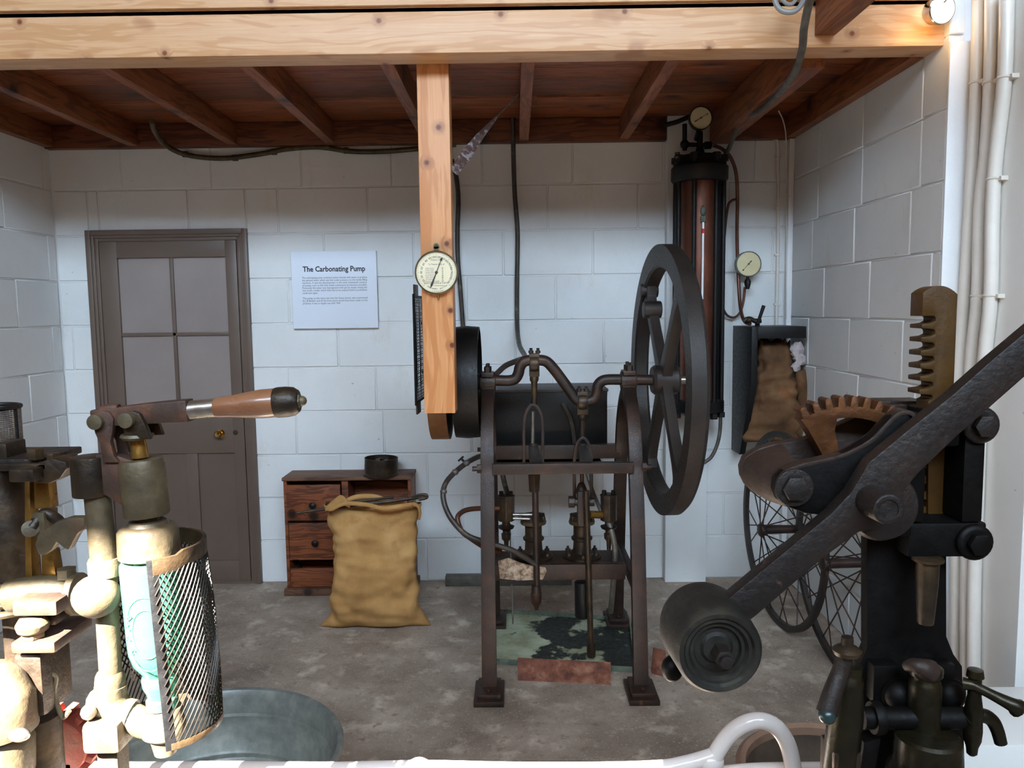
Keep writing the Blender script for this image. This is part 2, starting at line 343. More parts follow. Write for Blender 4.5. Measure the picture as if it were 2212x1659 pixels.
    def o(s, name, mat, parent=None, label=None, cat=None, group=None, kind=None, bevel=0, ang=38, seg=2):
        me = bpy.data.meshes.new(name)
        base = wloc(parent) if parent else V(((min(p.x for p in s.v)+max(p.x for p in s.v))/2, (min(p.y for p in s.v)+max(p.y for p in s.v))/2, min(p.z for p in s.v)))
        me.from_pydata([p-base for p in s.v], [], s.f)
        bm = bmesh.new(); bm.from_mesh(me)
        bm.verts.ensure_lookup_table()
        for grp in [[bm.verts[i] for i in range(a, b)] for a, b in s.isl]: bmesh.ops.remove_doubles(bm, verts=grp, dist=1e-6)
        bmesh.ops.recalc_face_normals(bm, faces=bm.faces)
        if bevel:
            es = [e for e in bm.edges if len(e.link_faces) == 2 and e.calc_face_angle(0) > R(30)]
            bmesh.ops.bevel(bm, geom=es, offset=bevel, segments=seg, profile=.6, affect='EDGES', clamp_overlap=True)
        bm.to_mesh(me); bm.free()
        me.shade_smooth(); me.set_sharp_from_angle(angle=R(ang))
        me.materials.append(M[mat] if isinstance(mat, str) else mat)
        ob = bpy.data.objects.new(name, me); COL.objects.link(ob)
        if parent: ob.parent = parent
        else: ob.location = base
        return tag(ob, label, cat, group, kind)
def S(name, mb, mat, bevel=0, parent=None): 
    return mb.o(name, mat, parent, kind=None if parent else 'structure', bevel=bevel)
def clone(o, loc, parent=None, label=None):
    c = o.copy(); COL.objects.link(c); c.parent = parent; c.location = loc
    if label: c['label'] = label
    for ch in list(o.children): clone(ch, ch.location.copy(), c)
    return c
def text(body, c, size, mat, parent, U=V((1, 0, 0)), W=V((0, 0, 1)), width=None, align='CENTER', depth=.0004, bold=0, name='lettering', height=None):
    cu = bpy.data.curves.new('t', 'FONT'); cu.body = body; cu.size = size; cu.align_x = 'LEFT'; cu.extrude = depth; cu.offset = bold; cu.resolution_u = 2
    to = bpy.data.objects.new('t', cu); dg = bpy.context.evaluated_depsgraph_get()
    COL.objects.link(to); dg.update(); me = bpy.data.meshes.new_from_object(to.evaluated_get(dg)); bpy.data.objects.remove(to); bpy.data.curves.remove(cu)
    xs = [v.co.x for v in me.vertices]; x0, x1 = min(xs), max(xs)
    sx = (width/(x1-x0)) if width else 1
    ox = {'CENTER': -(x0+x1)/2, 'LEFT': -x0}[align]
    U = U.normalized(); W = W.normalized(); N_ = U.cross(W)
    base = wloc(parent)
    for v in me.vertices:
        q = V(c)+U*((v.co.x+ox)*sx)+W*v.co.y+N_*v.co.z; v.co = q-base
    me.materials.clear(); me.materials.append(M[mat] if isinstance(mat, str) else mat)
    ob = bpy.data.objects.new(name, me); COL.objects.link(ob); ob.parent = parent
    return ob

# ================================================================== SETTING
WB, XR, XL, ZC = 3.94, 1.378, -2.30, 2.222
CH = .2245
fl = S('floor', MB().box((-4.2, -3.2, -.1), (3.2, 4.1, 0)), 'floor')
door_u = (P(188, 700, WB).x+.01, P(552, 875, WB).x)      # frame outer X range
DX0, DX1 = -1.985+.0, P(541, 700, WB).x
DX0 = P(205, 700, WB).x
DZ = P(360, 499, WB).z
BM = {}
def block(parent, lo, hi, n_axis):
    sz = tuple(round(b-a, 3) for a, b in zip(lo, hi)); key = (sz, n_axis)
    c = (V(lo)+V(hi))/2
    if key not in BM:
        o = MB().box(V(lo), V(hi)).o('block', 'wall', None, bevel=.0035, seg=1)
        me = o.data
        dz = c-o.location
        for v in me.vertices: v.co -= dz
        bpy.data.objects.remove(o); BM[key] = me
    ob = bpy.data.objects.new('block', BM[key]); COL.objects.link(ob); ob.parent = parent
    j = V((0, 0, 0)); j[n_axis] = random.uniform(-.0012, .0012)
    ob.location = c-wloc(parent)+j
    ob.rotation_euler = (random.uniform(-.0015, .0015), 0, random.uniform(-.0015, .0015)) if n_axis == 1 else (0, random.uniform(-.0015, .0015), random.uniform(-.0015, .0015))
def rects(u0, u1, z0, z1, phases, hole=None, J=.006, top=None):
    out = []; k = 0; z = z0
    while z < z1-.01:
        zt = min(z+CH, z1); ph = phases[k % len(phases)]
        u = u0; edges = [u0]
        n = math.ceil((u0-ph)/.449)
        e = ph+n*.449
        while e < u1-.03:
            if e > u0+.03: edges.append(e)
            e += .449
        edges.append(u1)
        for a, b in zip(edges, edges[1:]):
            segs = [(a, b, z, zt)]
            if hole:
                h0, h1, hz = hole; ns = []
                for (p, q, r_, t) in segs:
                    if q <= h0 or p >= h1 or r_ >= hz: ns.append((p, q, r_, t)); continue
                    if p < h0: ns.append((p, h0, r_, t))
                    if q > h1: ns.append((h1, q, r_, t))
                    if t > hz+.02: ns.append((max(p, h0), min(q, h1), hz, t))
                segs = ns
            for (p, q, r_, t) in segs:
                if q-p > .02: out.append((p+J/2, q-J/2, r_+J/2, t-J/2))
        z = zt; k += 1
    return out
# back wall: mortar bed with the blocks standing proud of it
mb = MB(); TH = .10
for lo, hi in (((XL-.1, WB+.006, 0), (DX0, WB+TH, 2.42)), ((DX1, WB+.006, 0), (XR+.1, WB+TH, 2.42)), ((DX0, WB+.006, DZ), (DX1, WB+TH, 2.42))): mb.box(lo, hi)
wall_back = S('wall_back', mb, 'wall')
pxs = [P(x, y, WB).x for x, y in ((735, 1200), (812, 1110), (735, 1020), (640, 930), (812, 834), (730, 740), (815, 640), (700, 545), (794, 445), (650, 350), (794, 300))]
for (p, q, r_, t) in rects(XL, XR, 0, 2.40, pxs, (DX0, DX1, DZ)):
    block(wall_back, (p, WB, r_), (q, WB+.05, t), 1)
wall_right = S('wall_right', MB().box((XR+.006, 2.56, 0), (XR+.085, WB, 2.42)), 'wallend')
yr = [PX(x, y, XR).y for x, y in ((1750, 1100), (1800, 1000), (1740, 850), (1835, 740), (1765, 640), (1840, 520), (1885, 420), (1760, 300), (1995, 180), (1996, 150))]
for (p, q, r_, t) in rects(2.545, WB-.002, 0, 2.40, yr):
    block(wall_right, (XR, p, r_), (XR+.05, q, t), 0)
wall_left = S('wall_left', MB().box((XL-.1, 2.0, 0), (XL-.006, WB, 2.42)), 'wall')
for (p, q, r_, t) in rects(2.0, WB-.002, 0, 2.40, [3.62, 3.4, 3.62, 3.4, 3.65, 3.41, 3.6, 3.42, 3.55, 3.42]):
    block(wall_left, (XL-.05, p, r_), (XL, q, t), 0)
S('wall_right_end', MB().box((XR-.002, 2.535, 0), (1.47, 2.5445, ZC)), 'wallend', .002)
S('wall_right_front', MB().box((1.455, 2.20, 0), (1.60, 2.534, 4.6)), 'wallsmooth', .004)
S('wall_right_return', MB().box((1.60, 2.40, 0), (3.1, 2.534, 4.6)), 'backroom')
S('wall_right_far', MB().box((3.1, -3, 0), (3.2, 2.534, 4.6)), 'shedwall')
S('wall_left_front', MB().box((-4.1, -3, 0), (-4.0, 3.0, 4.6)), 'shedwall')
S('wall_left_return', MB().box((-4.0, 2.9, 0), (XL-.1, 3.0, 4.6)), 'shedwall')
# unseen wall behind the camera; high opening sized to shape the sun patch
wz0, wz1, wx1, wx0 = 3.8, 4.44, -1.12, -2.25
S('wall_front', MB().box((-4.1, -2.5, 0), (3.2, -2.4, wz0)).box((wx1, -2.5, wz0), (3.2, -2.4, 4.6)).box((-4.1, -2.5, wz1), (wx1, -2.4, 4.6)).box((-4.1, -2.5, wz0), (wx0, -2.4, wz1)), 'shedwall')
S('ceiling', MB().box((-4.1, -2.5, 4.6), (3.2, 4.1, 4.7)), 'shedwall')
S('wall_above_loft', MB().box((-4.1, 3.95, 2.45), (3.2, 4.05, 4.6)), 'shedwall')
# pier board behind the carbonator and the corner casing
a = P(1436, 500, WB).x; b = P(1521, 1000, WB).x
S('trim_1', MB().box((a, 3.880, 0), (b, WB-.002, 2.40)), 'wall', .003)
a = P(1696, 500, WB).x
S('trim_2', MB().box((a, 3.90, 0), (XR-.001, WB-.002, 2.25)), 'wallend', .004)

# ------------------------------------------------------------------ door
FX0, FX1, FZ = P(188, 520, WB).x, P(551, 875, WB).x, P(360, 496, WB).z
dr = S('door_1', MB().box((FX0+.09, WB+.035, .01), (FX1-.085, WB+.075, FZ-.075)), 'doorpaint', .002)
LX0, LX1, LZ = FX0+.07, FX1-.062, FZ-.05
# frame moulding
def frame_piece(y, grow, wd):
    mb = MB(); x0, x1, z1 = FX0-grow, FX1+grow, FZ+grow
    mb.box((x0, y, 0), (x0+wd, WB+.06, z1)); mb.box((x1-wd, y, 0), (x1, WB+.06, z1)); mb.box((x0+wd, y, z1-wd), (x1-wd, WB+.06, z1)); return mb
S('door_frame', frame_piece(WB-.022, 0, .026), 'doorpaint', .004, dr)
S('door_frame', frame_piece(WB-.014, -.020, .020), 'doorpaint', .004, dr)
S('door_stop', frame_piece(WB-.006, -.038, .018), 'doorpaint', .002, dr)
# leaf: stiles, rails, glazing bars
lf = WB+.0; lb = WB+.04
def D(x, y): return P(x, y, lf)
mb = MB()
pz = [D(370, 556).z, D(370, 722).z, D(370, 880).z]
gx0, gx1, gxm = D(257, 640).x, D(490, 640).x, D(372, 640).x
lx0, lx1 = FX0+.057, FX1-.062
zt, zl0, zl1 = D(370, 520).z, D(370, 885).z, D(460, 979).z
cx = D(420, 1100).x
for nm, lo, hi in (('stile', (lx0, lf, .01), (gx0, lb, zt)), ('stile', (gx1, lf, .01), (lx1, lb, zt)), ('rail', (gx0, lf, pz[0]), (gx1, lb, zt)), ('rail', (gx0, lf, zl1), (gx1, lb, zl0)), ('rail', (gx0, lf, .01), (gx1, lb, .12)), ('muntin', (cx-.03, lf, .12), (cx+.03, lb, zl1))):
    S(nm, MB().box(lo, hi), 'doorpaint', .002, dr)
S('glazing_bar', MB().box((gxm-.009, lf+.003, zl0), (gxm+.009, lb-.01, pz[0])), 'doorpaint', .002, dr)
S('glazing_bar', MB().box((gx0, lf+.003, pz[1]-.009), (gx1, lb-.01, pz[1]+.009)), 'doorpaint', .002, dr)
for (a, b) in ((gx0, gxm-.009), (gxm+.009, gx1)):
    for (c, d) in ((zl0, pz[1]-.009), (pz[1]+.009, pz[0])):
        S('pane', MB().box((a, lf+.014, c), (b, lf+.018, d)), 'pane', 0, dr)
for a, b in ((gx0, cx-.03), (cx+.03, gx1)):
    S('panel', MB().box((a, lf+.012, .12), (b, lf+.024, zl1)), 'doorpaint', 0, dr)
kx = D(477, 936)
kn = MB().lathe([(0, .052), (.012, .050), (.019, .040), (.019, .032), (.012, .022), (.008, .015), (.008, .004), (.021, .003), (.021, 0)], (kx.x, lf, kx.z), (0, -1, 0), 24)
S('door_knob', kn, 'brassbright', 0, dr)
e = D(509, 934)
kh = S('keyhole_plate', MB().lathe([(.013, 0), (.013, .003), (.010, .004), (0, .004)], (e.x, lf, e.z), (0, -1, 0), 16), 'gundark', 0, dr)
S('door_threshold', MB().box((FX0, WB-.01, 0), (FX1, WB+.06, .012)), 'doorpaint', .002, dr)
S('wall_behind_door', MB().box((FX0-.1, 4.06, 0), (FX1+.1, 4.09, 2.4)), 'backroom')

# ------------------------------------------------------------------ loft: beam, joists, boards
BY0, BY1, BZ1 = 2.58, 2.693, 2.366
beam = MB().box((-2.9, BY0, ZC), (1.462, BY1, BZ1)).o('front_beam', 'pine', None, 'long pale planed pine beam with knots carrying the front edge of the loft', 'beam', bevel=.003)
MB().box((-2.9, BY0-.014, BZ1), (1.45, BY1-.02, BZ1+.14)).o('edge_board', 'pine', None, 'pine board laid along the top of the front beam, overhanging it slightly', 'board', bevel=.002)
JX = [-1.86, -1.372, -.895, -.42, .052, .54, 1.0]
where = ['leftmost loft joist, ending above the left corner', 'loft joist ending above the left half of the door', 'loft joist ending above the right part of the door', 'loft joist whose rear half is hidden behind the pine post',
         'loft joist just right of the pine post, beside the steel strap', 'loft joist right of the dark slot in the boards', 'loft joist over the copper carbonator, in deep shade']
where[1] = 'second loft joist from the left, above the bent olive pipe'; where[2] = 'third loft joist from the left, above the notice'
for i, x in enumerate(JX):
    hw = .023 if i < 6 else .045
    MB().box((x-hw, BY1+.001, ZC-(0 if i < 6 else .03)), (x+hw, 3.885, ZC+.105)).o('joist', 'joist', None, 'brown timber '+where[i], 'joist', 'joists under the loft', bevel=.002)
MB().box((XR-.05, BY1+.001, ZC-.004), (XR-.003, 3.885, ZC+.105)).o('wall_plate', 'joist', None, 'brown timber bearer running back along the top of the right block wall', 'timber', bevel=.002)
MB().box((XL+.003, BY1+.001, ZC), (XL+.05, 3.885, ZC+.105)).o('wall_plate', 'joist', None, 'brown timber bearer running back along the top of the left block wall', 'timber', bevel=.002)
MB().box((XL+.003, 3.89, ZC-.006), (P(1436, 500, WB).x-.002, 3.936, ZC+.105)).box((P(1521, 1000, WB).x-.02, 3.89, ZC-.006), (XR-.003, 3.936, ZC+.105)).o('ledger', 'ledger', None, 'dark timber ledger along the top of the back wall carrying the joists', 'timber', bevel=.002)
lofts = S('loft_floor', MB().box((-2.9, BY0, ZC+.128), (XR+.09, 3.94, ZC+.14)), 'joist')
slot0, slot1 = PZ(1160, 208, ZC+.106), PZ(1345, 206, ZC+.106)
y = BY1+.001; k = 0
SY = (slot0.y+slot1.y)/2
edges = [BY1+.002]
while edges[-1] < SY-.17: edges.append(edges[-1]+.138)
edges[-1] = SY-.017
b2 = [SY+.017]
while b2[-1] < 3.75: b2.append(b2[-1]+.138)
b2[-1] = 3.888
for (a, b) in list(zip(edges, edges[1:]))+list(zip(b2, b2[1:])):
    MB().box((-2.28, a+.001, ZC+.106), (1.33, b-.001, ZC+.127)).o('floor_board', M['pinedark'][k % 3], lofts, bevel=.002); k += 1
for a, b in ((-2.28, slot0.x), (slot1.x, 1.33)):
    MB().box((a, SY-.016, ZC+.106), (b, SY+.016, ZC+.127)).o('floor_board', M['pinedark'][0], lofts, bevel=.001)

# hanging post
pl, pr_, pb = P(903, 300, 2.70).x, P(972, 300, 2.70).x, P(948, 893, 2.70).z
post = MB().box((pl, 2.70, pb), (pr_, 2.80, ZC+.10)).o('hanging_post', 'pinepost', None, 'square pine post hanging from the loft and stopping above the floor, dial on its face', 'post', bevel=.003)
A = P(980, 372, 2.74); B = P(1150, 172, 3.2)
mb = MB(); pts = [A, P(1010, 330, 2.82), P(1038, 292, 2.9), P(1080, 245, 3.0), B]
s0 = [(V((-.75, 0, .66))*.017), (V((-.75, .0, .66))*.020), (V((-.7, -.1, .5))*.015), (V((.2, -.9, .3))*.012), (V((.1, -.95, .2))*.012)]
vs = []; 
for p, d in zip(pts, s0): vs += [p+d, p-d, p-d+V((.002, .003, .002)), p+d+V((.002, .003, .002))]
fs = []
for i in range(4):
    for j in range(4): fs.append((i*4+j, i*4+(j+1) % 4, i*4+4+(j+1) % 4, i*4+4+j))
fs += [(3, 2, 1, 0), (16, 17, 18, 19)]
mb.add(vs, fs).o('steel_strap', 'strap', None, 'thin twisted metal strap bracing the pine post back up to a joist', 'strap')

# rafter coming forward at top right with its grey flex
a, b = P(1672, 40, BY0), P(1712, 85, BY0)
MB().box((1.0-.035, 1.2, ZC+.035), (1.0+.03, BY0-.002, ZC+.22)).o('rafter', 'joist', None, 'brown timber running forward out of the top of the picture from the front beam', 'beam', bevel=.003)
mb = MB().tube([P(1775, -60, 2.2), P(1750, 0, 2.3), P(1737, 60, 2.38), P(1732, 110, 2.5), P(1712, 165, 2.62), P(1670, 215, 2.95), P(1640, 240, 3.2), P(1600, 262, 3.5), P(1575, 320, 3.7), P(1560, 350, 3.85), P(1556, 420, 3.9)], lambda t: .0125-.002*t, 10)
mb.o('grey_cable', 'lead', None, 'thick grey cable looping down past the front beam and back under the loft', 'cable')
mb = MB()
mb.tube([P(1668, -30, 2.45), P(1678, 12, 2.44), P(1700, 26, 2.43), P(1725, 18, 2.43), P(1745, -20, 2.45)], .008, 8)
mb.o('grey_flex', 'greycable', None, 'loop of thin grey flex hanging at the top edge beside the rafter', 'cable')
MB().tube([P(1672, -40, 2.47), P(1690, 0, 2.46), P(1712, 8, 2.45), P(1735, -30, 2.47)], .006, 8).o('grey_flex', 'greycable', None, 'upper, smaller loop of grey flex at the top edge beside the rafter', 'cable')

# small spotlight on the beam
lc = P(2030, 22, BY0-.06)
lp = T('spotlight', 'small round chrome spotlight, lit, on the right end of the front beam', 'lamp', lc)
ld = V((.12, -.8, -.15)).normalized()
MB().lathe([(.030, -.045), (.038, -.03), (.043, 0), (.044, .012), (.040, .014), (.040, .002), (.026, -.04)], lc, ld, 28, True).o('lamp_housing', 'lampshell', lp)
MB().lathe([(0, .006), (.03, .006), (.038, .004), (.039, 0), (0, 0)], lc, ld, 28).o('lamp_lens', 'lens', lp)
MB().tube([lc+V((0, .02, .045)), lc+V((0, .04, .08)), V((lc.x, BY0-.002, lc.z+.09))], .006, 8).o('lamp_bracket', 'lampshell', lp)
MB().tube([lc+V((-.02, -.06, -.0)), lc+V((.0, -.055, .02)), lc+V((.03, -.05, .045)), lc+V((.04, -.02, .07))], .002, 6).o('lamp_wire', 'copperpipe', lp)
pld = light('spotlight_bulb', 'POINT', lc+V((-.03, -.015, -.052)), lc, .45, (1, .58, .2), shadow_soft_size=.015)

# conduits on the right front wall
def conduit(pts, r, label):
    t = T('conduit', label, 'pipe', pts[-1], 'white conduits beside the right wall')
    MB().tube(pts, r, 12, 4).o('pipe', 'conduit', t)
    return t
yc = 2.44
C1 = [(2112, -30), (2108, 180), (2095, 420), (2082, 640), (2074, 760), (2068, 900), (2066, 1100), (2064, 1300), (2062, 1500), (2062, 1730)]
C2 = [(2140, -30), (2137, 180), (2128, 330), (2115, 450), (2110, 640), (2098, 760), (2090, 900), (2088, 1100), (2085, 1300), (2082, 1730)]
C3 = [(2176, -30), (2170, 170), (2152, 330), (2144, 450), (2140, 640), (2128, 760), (2118, 900), (2110, 1100), (2104, 1300), (2098, 1730)]
for pts, r_, dy, lab, cl in ((C1, .0165, 0, 'leftmost of the three cream painted pipes running down the right wall', [195]), (C2, .0165, .0, 'middle one of the three cream painted pipes on the right wall', [190, 627]), (C3, .020, 0, 'rightmost and thickest of the three cream painted pipes on the right wall', [183, 393, 632])):
    q = [PX(x, min(y, 1720), 1.455-r_-.001) for x, y in pts]
    q = [V((p.x, p.y, max(p.z, 0))) for p in q]
    q[-1].z = 0
    t = conduit(q, r_, lab)
    sp = smooth_path(q, 4)
    for cy in cl:
        p = min(sp, key=lambda p: abs(p.z-PX(2130, cy, 1.44).z))
        MB().torus(p, (.1, .1, 1), r_+.001, .0035, 16, 6).box((p.x, p.y-.035, p.z-.006), (1.456, p.y+.035, p.z+.006)).o('pipe_clip', 'conduit', t)
# floor boxing with a white lid at the foot of the right wall
wp = T('boxing', 'white box with a rounded white rim on top, low in the bottom right corner', 'box', (1.17, 1.95, 0))
zb = P(2100, 1610, 1.85).z
MB().box((P(2075, 1640, 1.85).x, 1.85, 0), (1.75, 2.15, zb)).o('body', 'whiteplastic', wp, bevel=.006)
MB().torus(P(2120, 1575, 2.02), (0, 0, 1), .065, .012, 28, 8).o('rim', 'whiteplastic', wp)

# ------------------------------------------------------------------ notice
nx0, nx1, nz0, nz1 = P(632, 620, 3.925).x, P(815, 620, 3.925).x, P(725, 709, 3.925).z, P(725, 543, 3.925).z
nt = T('notice', 'square white notice about the carbonating pump on the back wall', 'sign', ((nx0+nx1)/2, 3.925, nz0))
MB().box((nx0, 3.915, nz0), (nx1, 3.938, nz1)).o('notice_board', 'whiteboard', nt, bevel=.001)
Yn = 3.9146
def nline(x0, x1, y, h, s_, mat='inkgrey', bold=0):
    a = P(x0, y, Yn); b = P(x1, y, Yn)
    text(s_, V((a.x, Yn, a.z)), h, mat, nt, width=b.x-a.x, align='LEFT', depth=.0002, bold=bold)
nline(654, 789, 587, .037, 'The Carbonating Pump', 'ink', .0009)
L = [('The carbonating pump combined carbon dioxide with water to produce', 793), ('the aerated water which was fed, under pressure, to the bottle filling', 793), ('machines. It was the development, in the early nineteenth century,', 793),
     ('of pumps such as this that made continuous production possible.', 793), ('Previously the water was impregnated with gas by simply mixing the', 793), ('two inside a boiler which then had to be emptied before production', 793), ('could start again.', 687)]
for i, (s_, x1) in enumerate(L): nline(652.5+i*.2, x1, 602.2+i*5.5, .0135, s_)
L = [('This pump, as the name cast into the frame shows, was constructed', 794), ('by J B Bowler and all the brass parts would have been made on the', 794), ('premises. It was in regular use until 1969.', 736)]
for i, (s_, x1) in enumerate(L): nline(654+i*.2, x1, 646.5+i*5.5, .0135, s_)

# ------------------------------------------------------------------ dials
def dial(name, c, r, label, facemat, rimmat, needle_ang, depth=.022, ticks=60, a0=-135, a1=135, tail=.7):
    t = T(name, label, 'gauge', c+V((0, 0, -r)))
    MB().lathe([(r*.9, 0), (r, -.002), (r, -depth), (r*.95, -depth-.003), (r*.93, -depth), (r*.93, -depth+.006), (0, -depth+.006)][::1], c, (0, 1, 0), 48).o('gauge_case', rimmat, t)
    yf = c.y-depth+.0045
    MB().lathe([(0, 0), (r*.94, 0), (r*.94, .001), (0, .001)], (c.x, yf, c.z), (0, 1, 0), 48).o('dial_face', facemat, t)
    mb = MB()
    for i in range(ticks+1):
        a = R(a0+(a1-a0)*i/ticks); d = V((math.sin(a), 0, math.cos(a))); l = .80 if i % 5 == 0 else .85
        p0 = V((c.x, yf-.0006, c.z))+d*r*l; p1 = V((c.x, yf-.0006, c.z))+d*r*.90; s2 = V((d.z, 0, -d.x))*r*.006
        mb.add([p0-s2, p0+s2, p1+s2, p1-s2], [(0, 1, 2, 3)])
    mb.o('dial_scale', 'inkgrey', t)
    a = R(needle_ang); d = V((math.sin(a), 0, math.cos(a))); e_ = V((d.z, 0, -d.x)); o_ = V((c.x, yf-.003, c.z))
    pts = [o_-d*r*tail-e_*.0008, o_-d*r*tail*.8-e_*r*.05, o_-d*r*.12-e_*r*.02, o_+d*r*.55-e_*r*.015, o_+d*r*.62-e_*r*.06, o_+d*r*.74,
           o_+d*r*.62+e_*r*.06, o_+d*r*.55+e_*r*.015, o_-d*r*.12+e_*r*.02, o_-d*r*tail*.8+e_*r*.05]
    MB().prism(pts, (0, -.001, 0)).o('needle', 'ink', t)
    MB().lathe([(r*.07, 0), (r*.06, .004), (0, .005)], o_, (0, -1, 0), 16).o('needle_boss', 'gundark', t)
    return t, yf
gc = P(944, 589, 2.695); gr = 46.5/FPX*2.67
g1, yf = dial('tension_dial', gc, gr, 'large round cream dial with tables of figures mounted on the pine post', 'dial', 'dialrim', 22, tail=.78)
def arc_text(s_, c, r, a_mid, span, size, mat, parent, flip=False, y=None):
    n = len(s_)
    for i, ch in enumerate(s_):
        if ch == ' ': continue
        a = R(a_mid+(-span/2+span*i/max(1, n-1))*(1 if not flip else -1)); d = V((math.sin(a), 0, math.cos(a)))
        W = d if not flip else -d; U = V((W.z, 0, -W.x))
        text(ch, V((c.x, y, c.z))+d*r-W*size*.3, size, mat, parent, U=U, W=W, depth=.0001, name='numeral')
for i, n_ in enumerate(['20', '30', '40', '50', '60', '80', '90', '100', '120', '140', '160', '170', '180', '190', '200', '210']):
    a = -122+i*244/15
    d = V((math.sin(R(a)), 0, math.cos(R(a))))
    U = V((d.z, 0, -d.x))
    text(n_, V((gc.x, yf-.0008, gc.z))+d*gr*.70-d*.003, .0105, 'ink', g1, U=U, W=d, depth=.0001, name='numeral')
for z_, s_, w_ in ((.34, 'To Tension Belts of', .9),):
    text(s_, (gc.x, yf-.0008, gc.z+gr*z_), .0075, 'inkgrey', g1, width=gr*.75, depth=.0001)
for i, s_ in enumerate(['Single narrow', 'Medium Width', 'Leather Belts', 'Cotton', 'Rope Drives', 'Heavy Work', 'Overhead', 'Machine countershaft']):
    text(s_, (gc.x-gr*.5, yf-.0008, gc.z+gr*(.17-i*.085)), .0052, 'inkgrey', g1, width=gr*(.38 if i < 7 else .62), align='LEFT', depth=.0001)
    text(str(20+i*12), (gc.x+gr*.28, yf-.0008, gc.z+gr*(.17-i*.085)), .0055, 'ink', g1, depth=.0001)
text('BURTON, SONS & FOSTER', (gc.x, yf-.0008, gc.z-gr*.52), .0072, 'ink', g1, width=gr*1.15, depth=.0001)
text('MAKERS', (gc.x+gr*.12, yf-.0008, gc.z-gr*.63), .0045, 'inkgrey', g1, width=gr*.5, depth=.0001)
arc_text('ENGINEERS', gc, gr*.76, 196, 34, .0062, 'ink', g1, True, yf-.0008); arc_text('BOSTON', gc, gr*.76, 155, 24, .0062, 'ink', g1, True, yf-.0008)
arc_text('LONDON', gc, gr*.88, 178, 30, .0062, 'ink', g1, True, yf-.0008)
text('INDEX NO.', (gc.x, yf-.0008, gc.z+gr*.54), .006, 'inkgrey', g1, width=gr*.5, depth=.0001)
tz = gc.z+gr
MB().box((gc.x-.008, 2.685, tz-.01), (gc.x+.008, 2.692, tz+.014)).lathe([(.010, 0), (.010, .007), (0, .007)], (gc.x, 2.692, tz+.016), (0, -1, 0), 20).o('hanger_lug', 'dialrim', g1)
MB().ball((gc.x, 2.684, tz+.016), .0045).o('screw', 'gun', g1)
MB().lathe([(.007, 0), (.006, -.012), (.003, -.016), (.002, -.022), (0, -.022)], (gc.x+.004, 2.683, gc.z-gr+.002), (0, 0, 1), 14).o('lower_lug', 'brass', g1)

# ------------------------------------------------------------------ pipes and hoses on the back wall
def hose(name, pts, r, mat, label, Y=None, cat='pipe', **k):
    q = [P(x, y, Y) if Y else P(*t) for t in pts for (x, y) in [t[:2]]] if Y else [P(*t) for t in pts]
    return MB().tube(q, r, 10, 6).o(name, mat, None, label, cat, **k)
h1 = T('wall_pipe', 'bent olive brown pipe drooping across the top of the back wall above the door', 'pipe', P(480, 345, 3.91))
MB().tube([P(328, 262, 3.55), P(335, 285, 3.7), P(360, 315, 3.86), (P(405, 335, 3.912)), P(480, 342, 3.912), P(560, 333, 3.912), P(620, 322, 3.912), P(690, 318, 3.912), P(760, 327, 3.912), P(830, 327, 3.912), P(905, 321, 3.912), P(985, 312, 3.912)], .0125, 10).o('pipe', 'olive', h1)
for x, y in ((400, 333), (508, 341), (592, 328), (706, 318), (748, 325)):
    c = P(x, y, 3.912); MB().cyl(c-V((.012, 0, 0)), c+V((.012, 0, 0)), .0155, n=10).o('pipe_clip', 'olive', h1)
hose('wall_hose', [(976, 345), (985, 380), (990, 430), (988, 500), (989, 560), (994, 620), (1000, 700), (1006, 760)], .012, 'hose', 'dark hose running down the back wall just right of the pine post', 3.915, 'hose')
hose('wall_hose', [(1108, 250, 3.87), (1109, 330, 3.905), (1112, 420, 3.915), (1118, 500, 3.915), (1117, 600, 3.915), (1117, 700, 3.9), (1122, 745, 3.7), (1134, 770, 3.4), (1120, 778, 3.2), (1092, 790, 3.12), (1072, 808, 3.05)], .0115, 'hose', 'dark hose dropping straight down the middle of the back wall to the crankshaft', None, 'hose')

# ------------------------------------------------------------------ chest of drawers
cY = 3.76; c0, c1 = P(614, 1100, cY).x, P(889, 1100, cY).x; cz = P(750, 1030, cY).z
ch = T('drawer_cabinet', 'small old brown wooden cabinet with six drawers standing against the back wall', 'cabinet', ((c0+c1)/2, 3.85, 0))
mb = MB()
mb.box((c0, cY, .035), (c0+.016, 3.932, cz-.016)).box((c1-.016, cY, .035), (c1, 3.932, cz-.016)).box((c0, 3.925, .035), (c1, 3.932, cz-.016))
xm0, xm1 = P(738, 1060, cY).x, P(752, 1060, cY).x
zr = [.05, P(640, 1205, cY).z, P(640, 1122, cY).z, cz-.016]
mb.box((xm0, cY, .035), (xm1, 3.92, cz-.016))
for z_ in zr[:3]: mb.box((c0+.016, cY+.002, z_-.012), (c1-.016, 3.92, z_))
mb.o('carcass', 'oldwood', ch, bevel=.002)
MB().box((c0-.004, cY-.012, cz-.016), (c1+.004, 3.936, cz)).o('cabinet_top', 'oldwoodtop', ch, bevel=.002)
MB().box((c0-.012, cY-.02, 0), (c1+.012, 3.936, .034)).o('plinth', 'oldwoodtop', ch, bevel=.003)
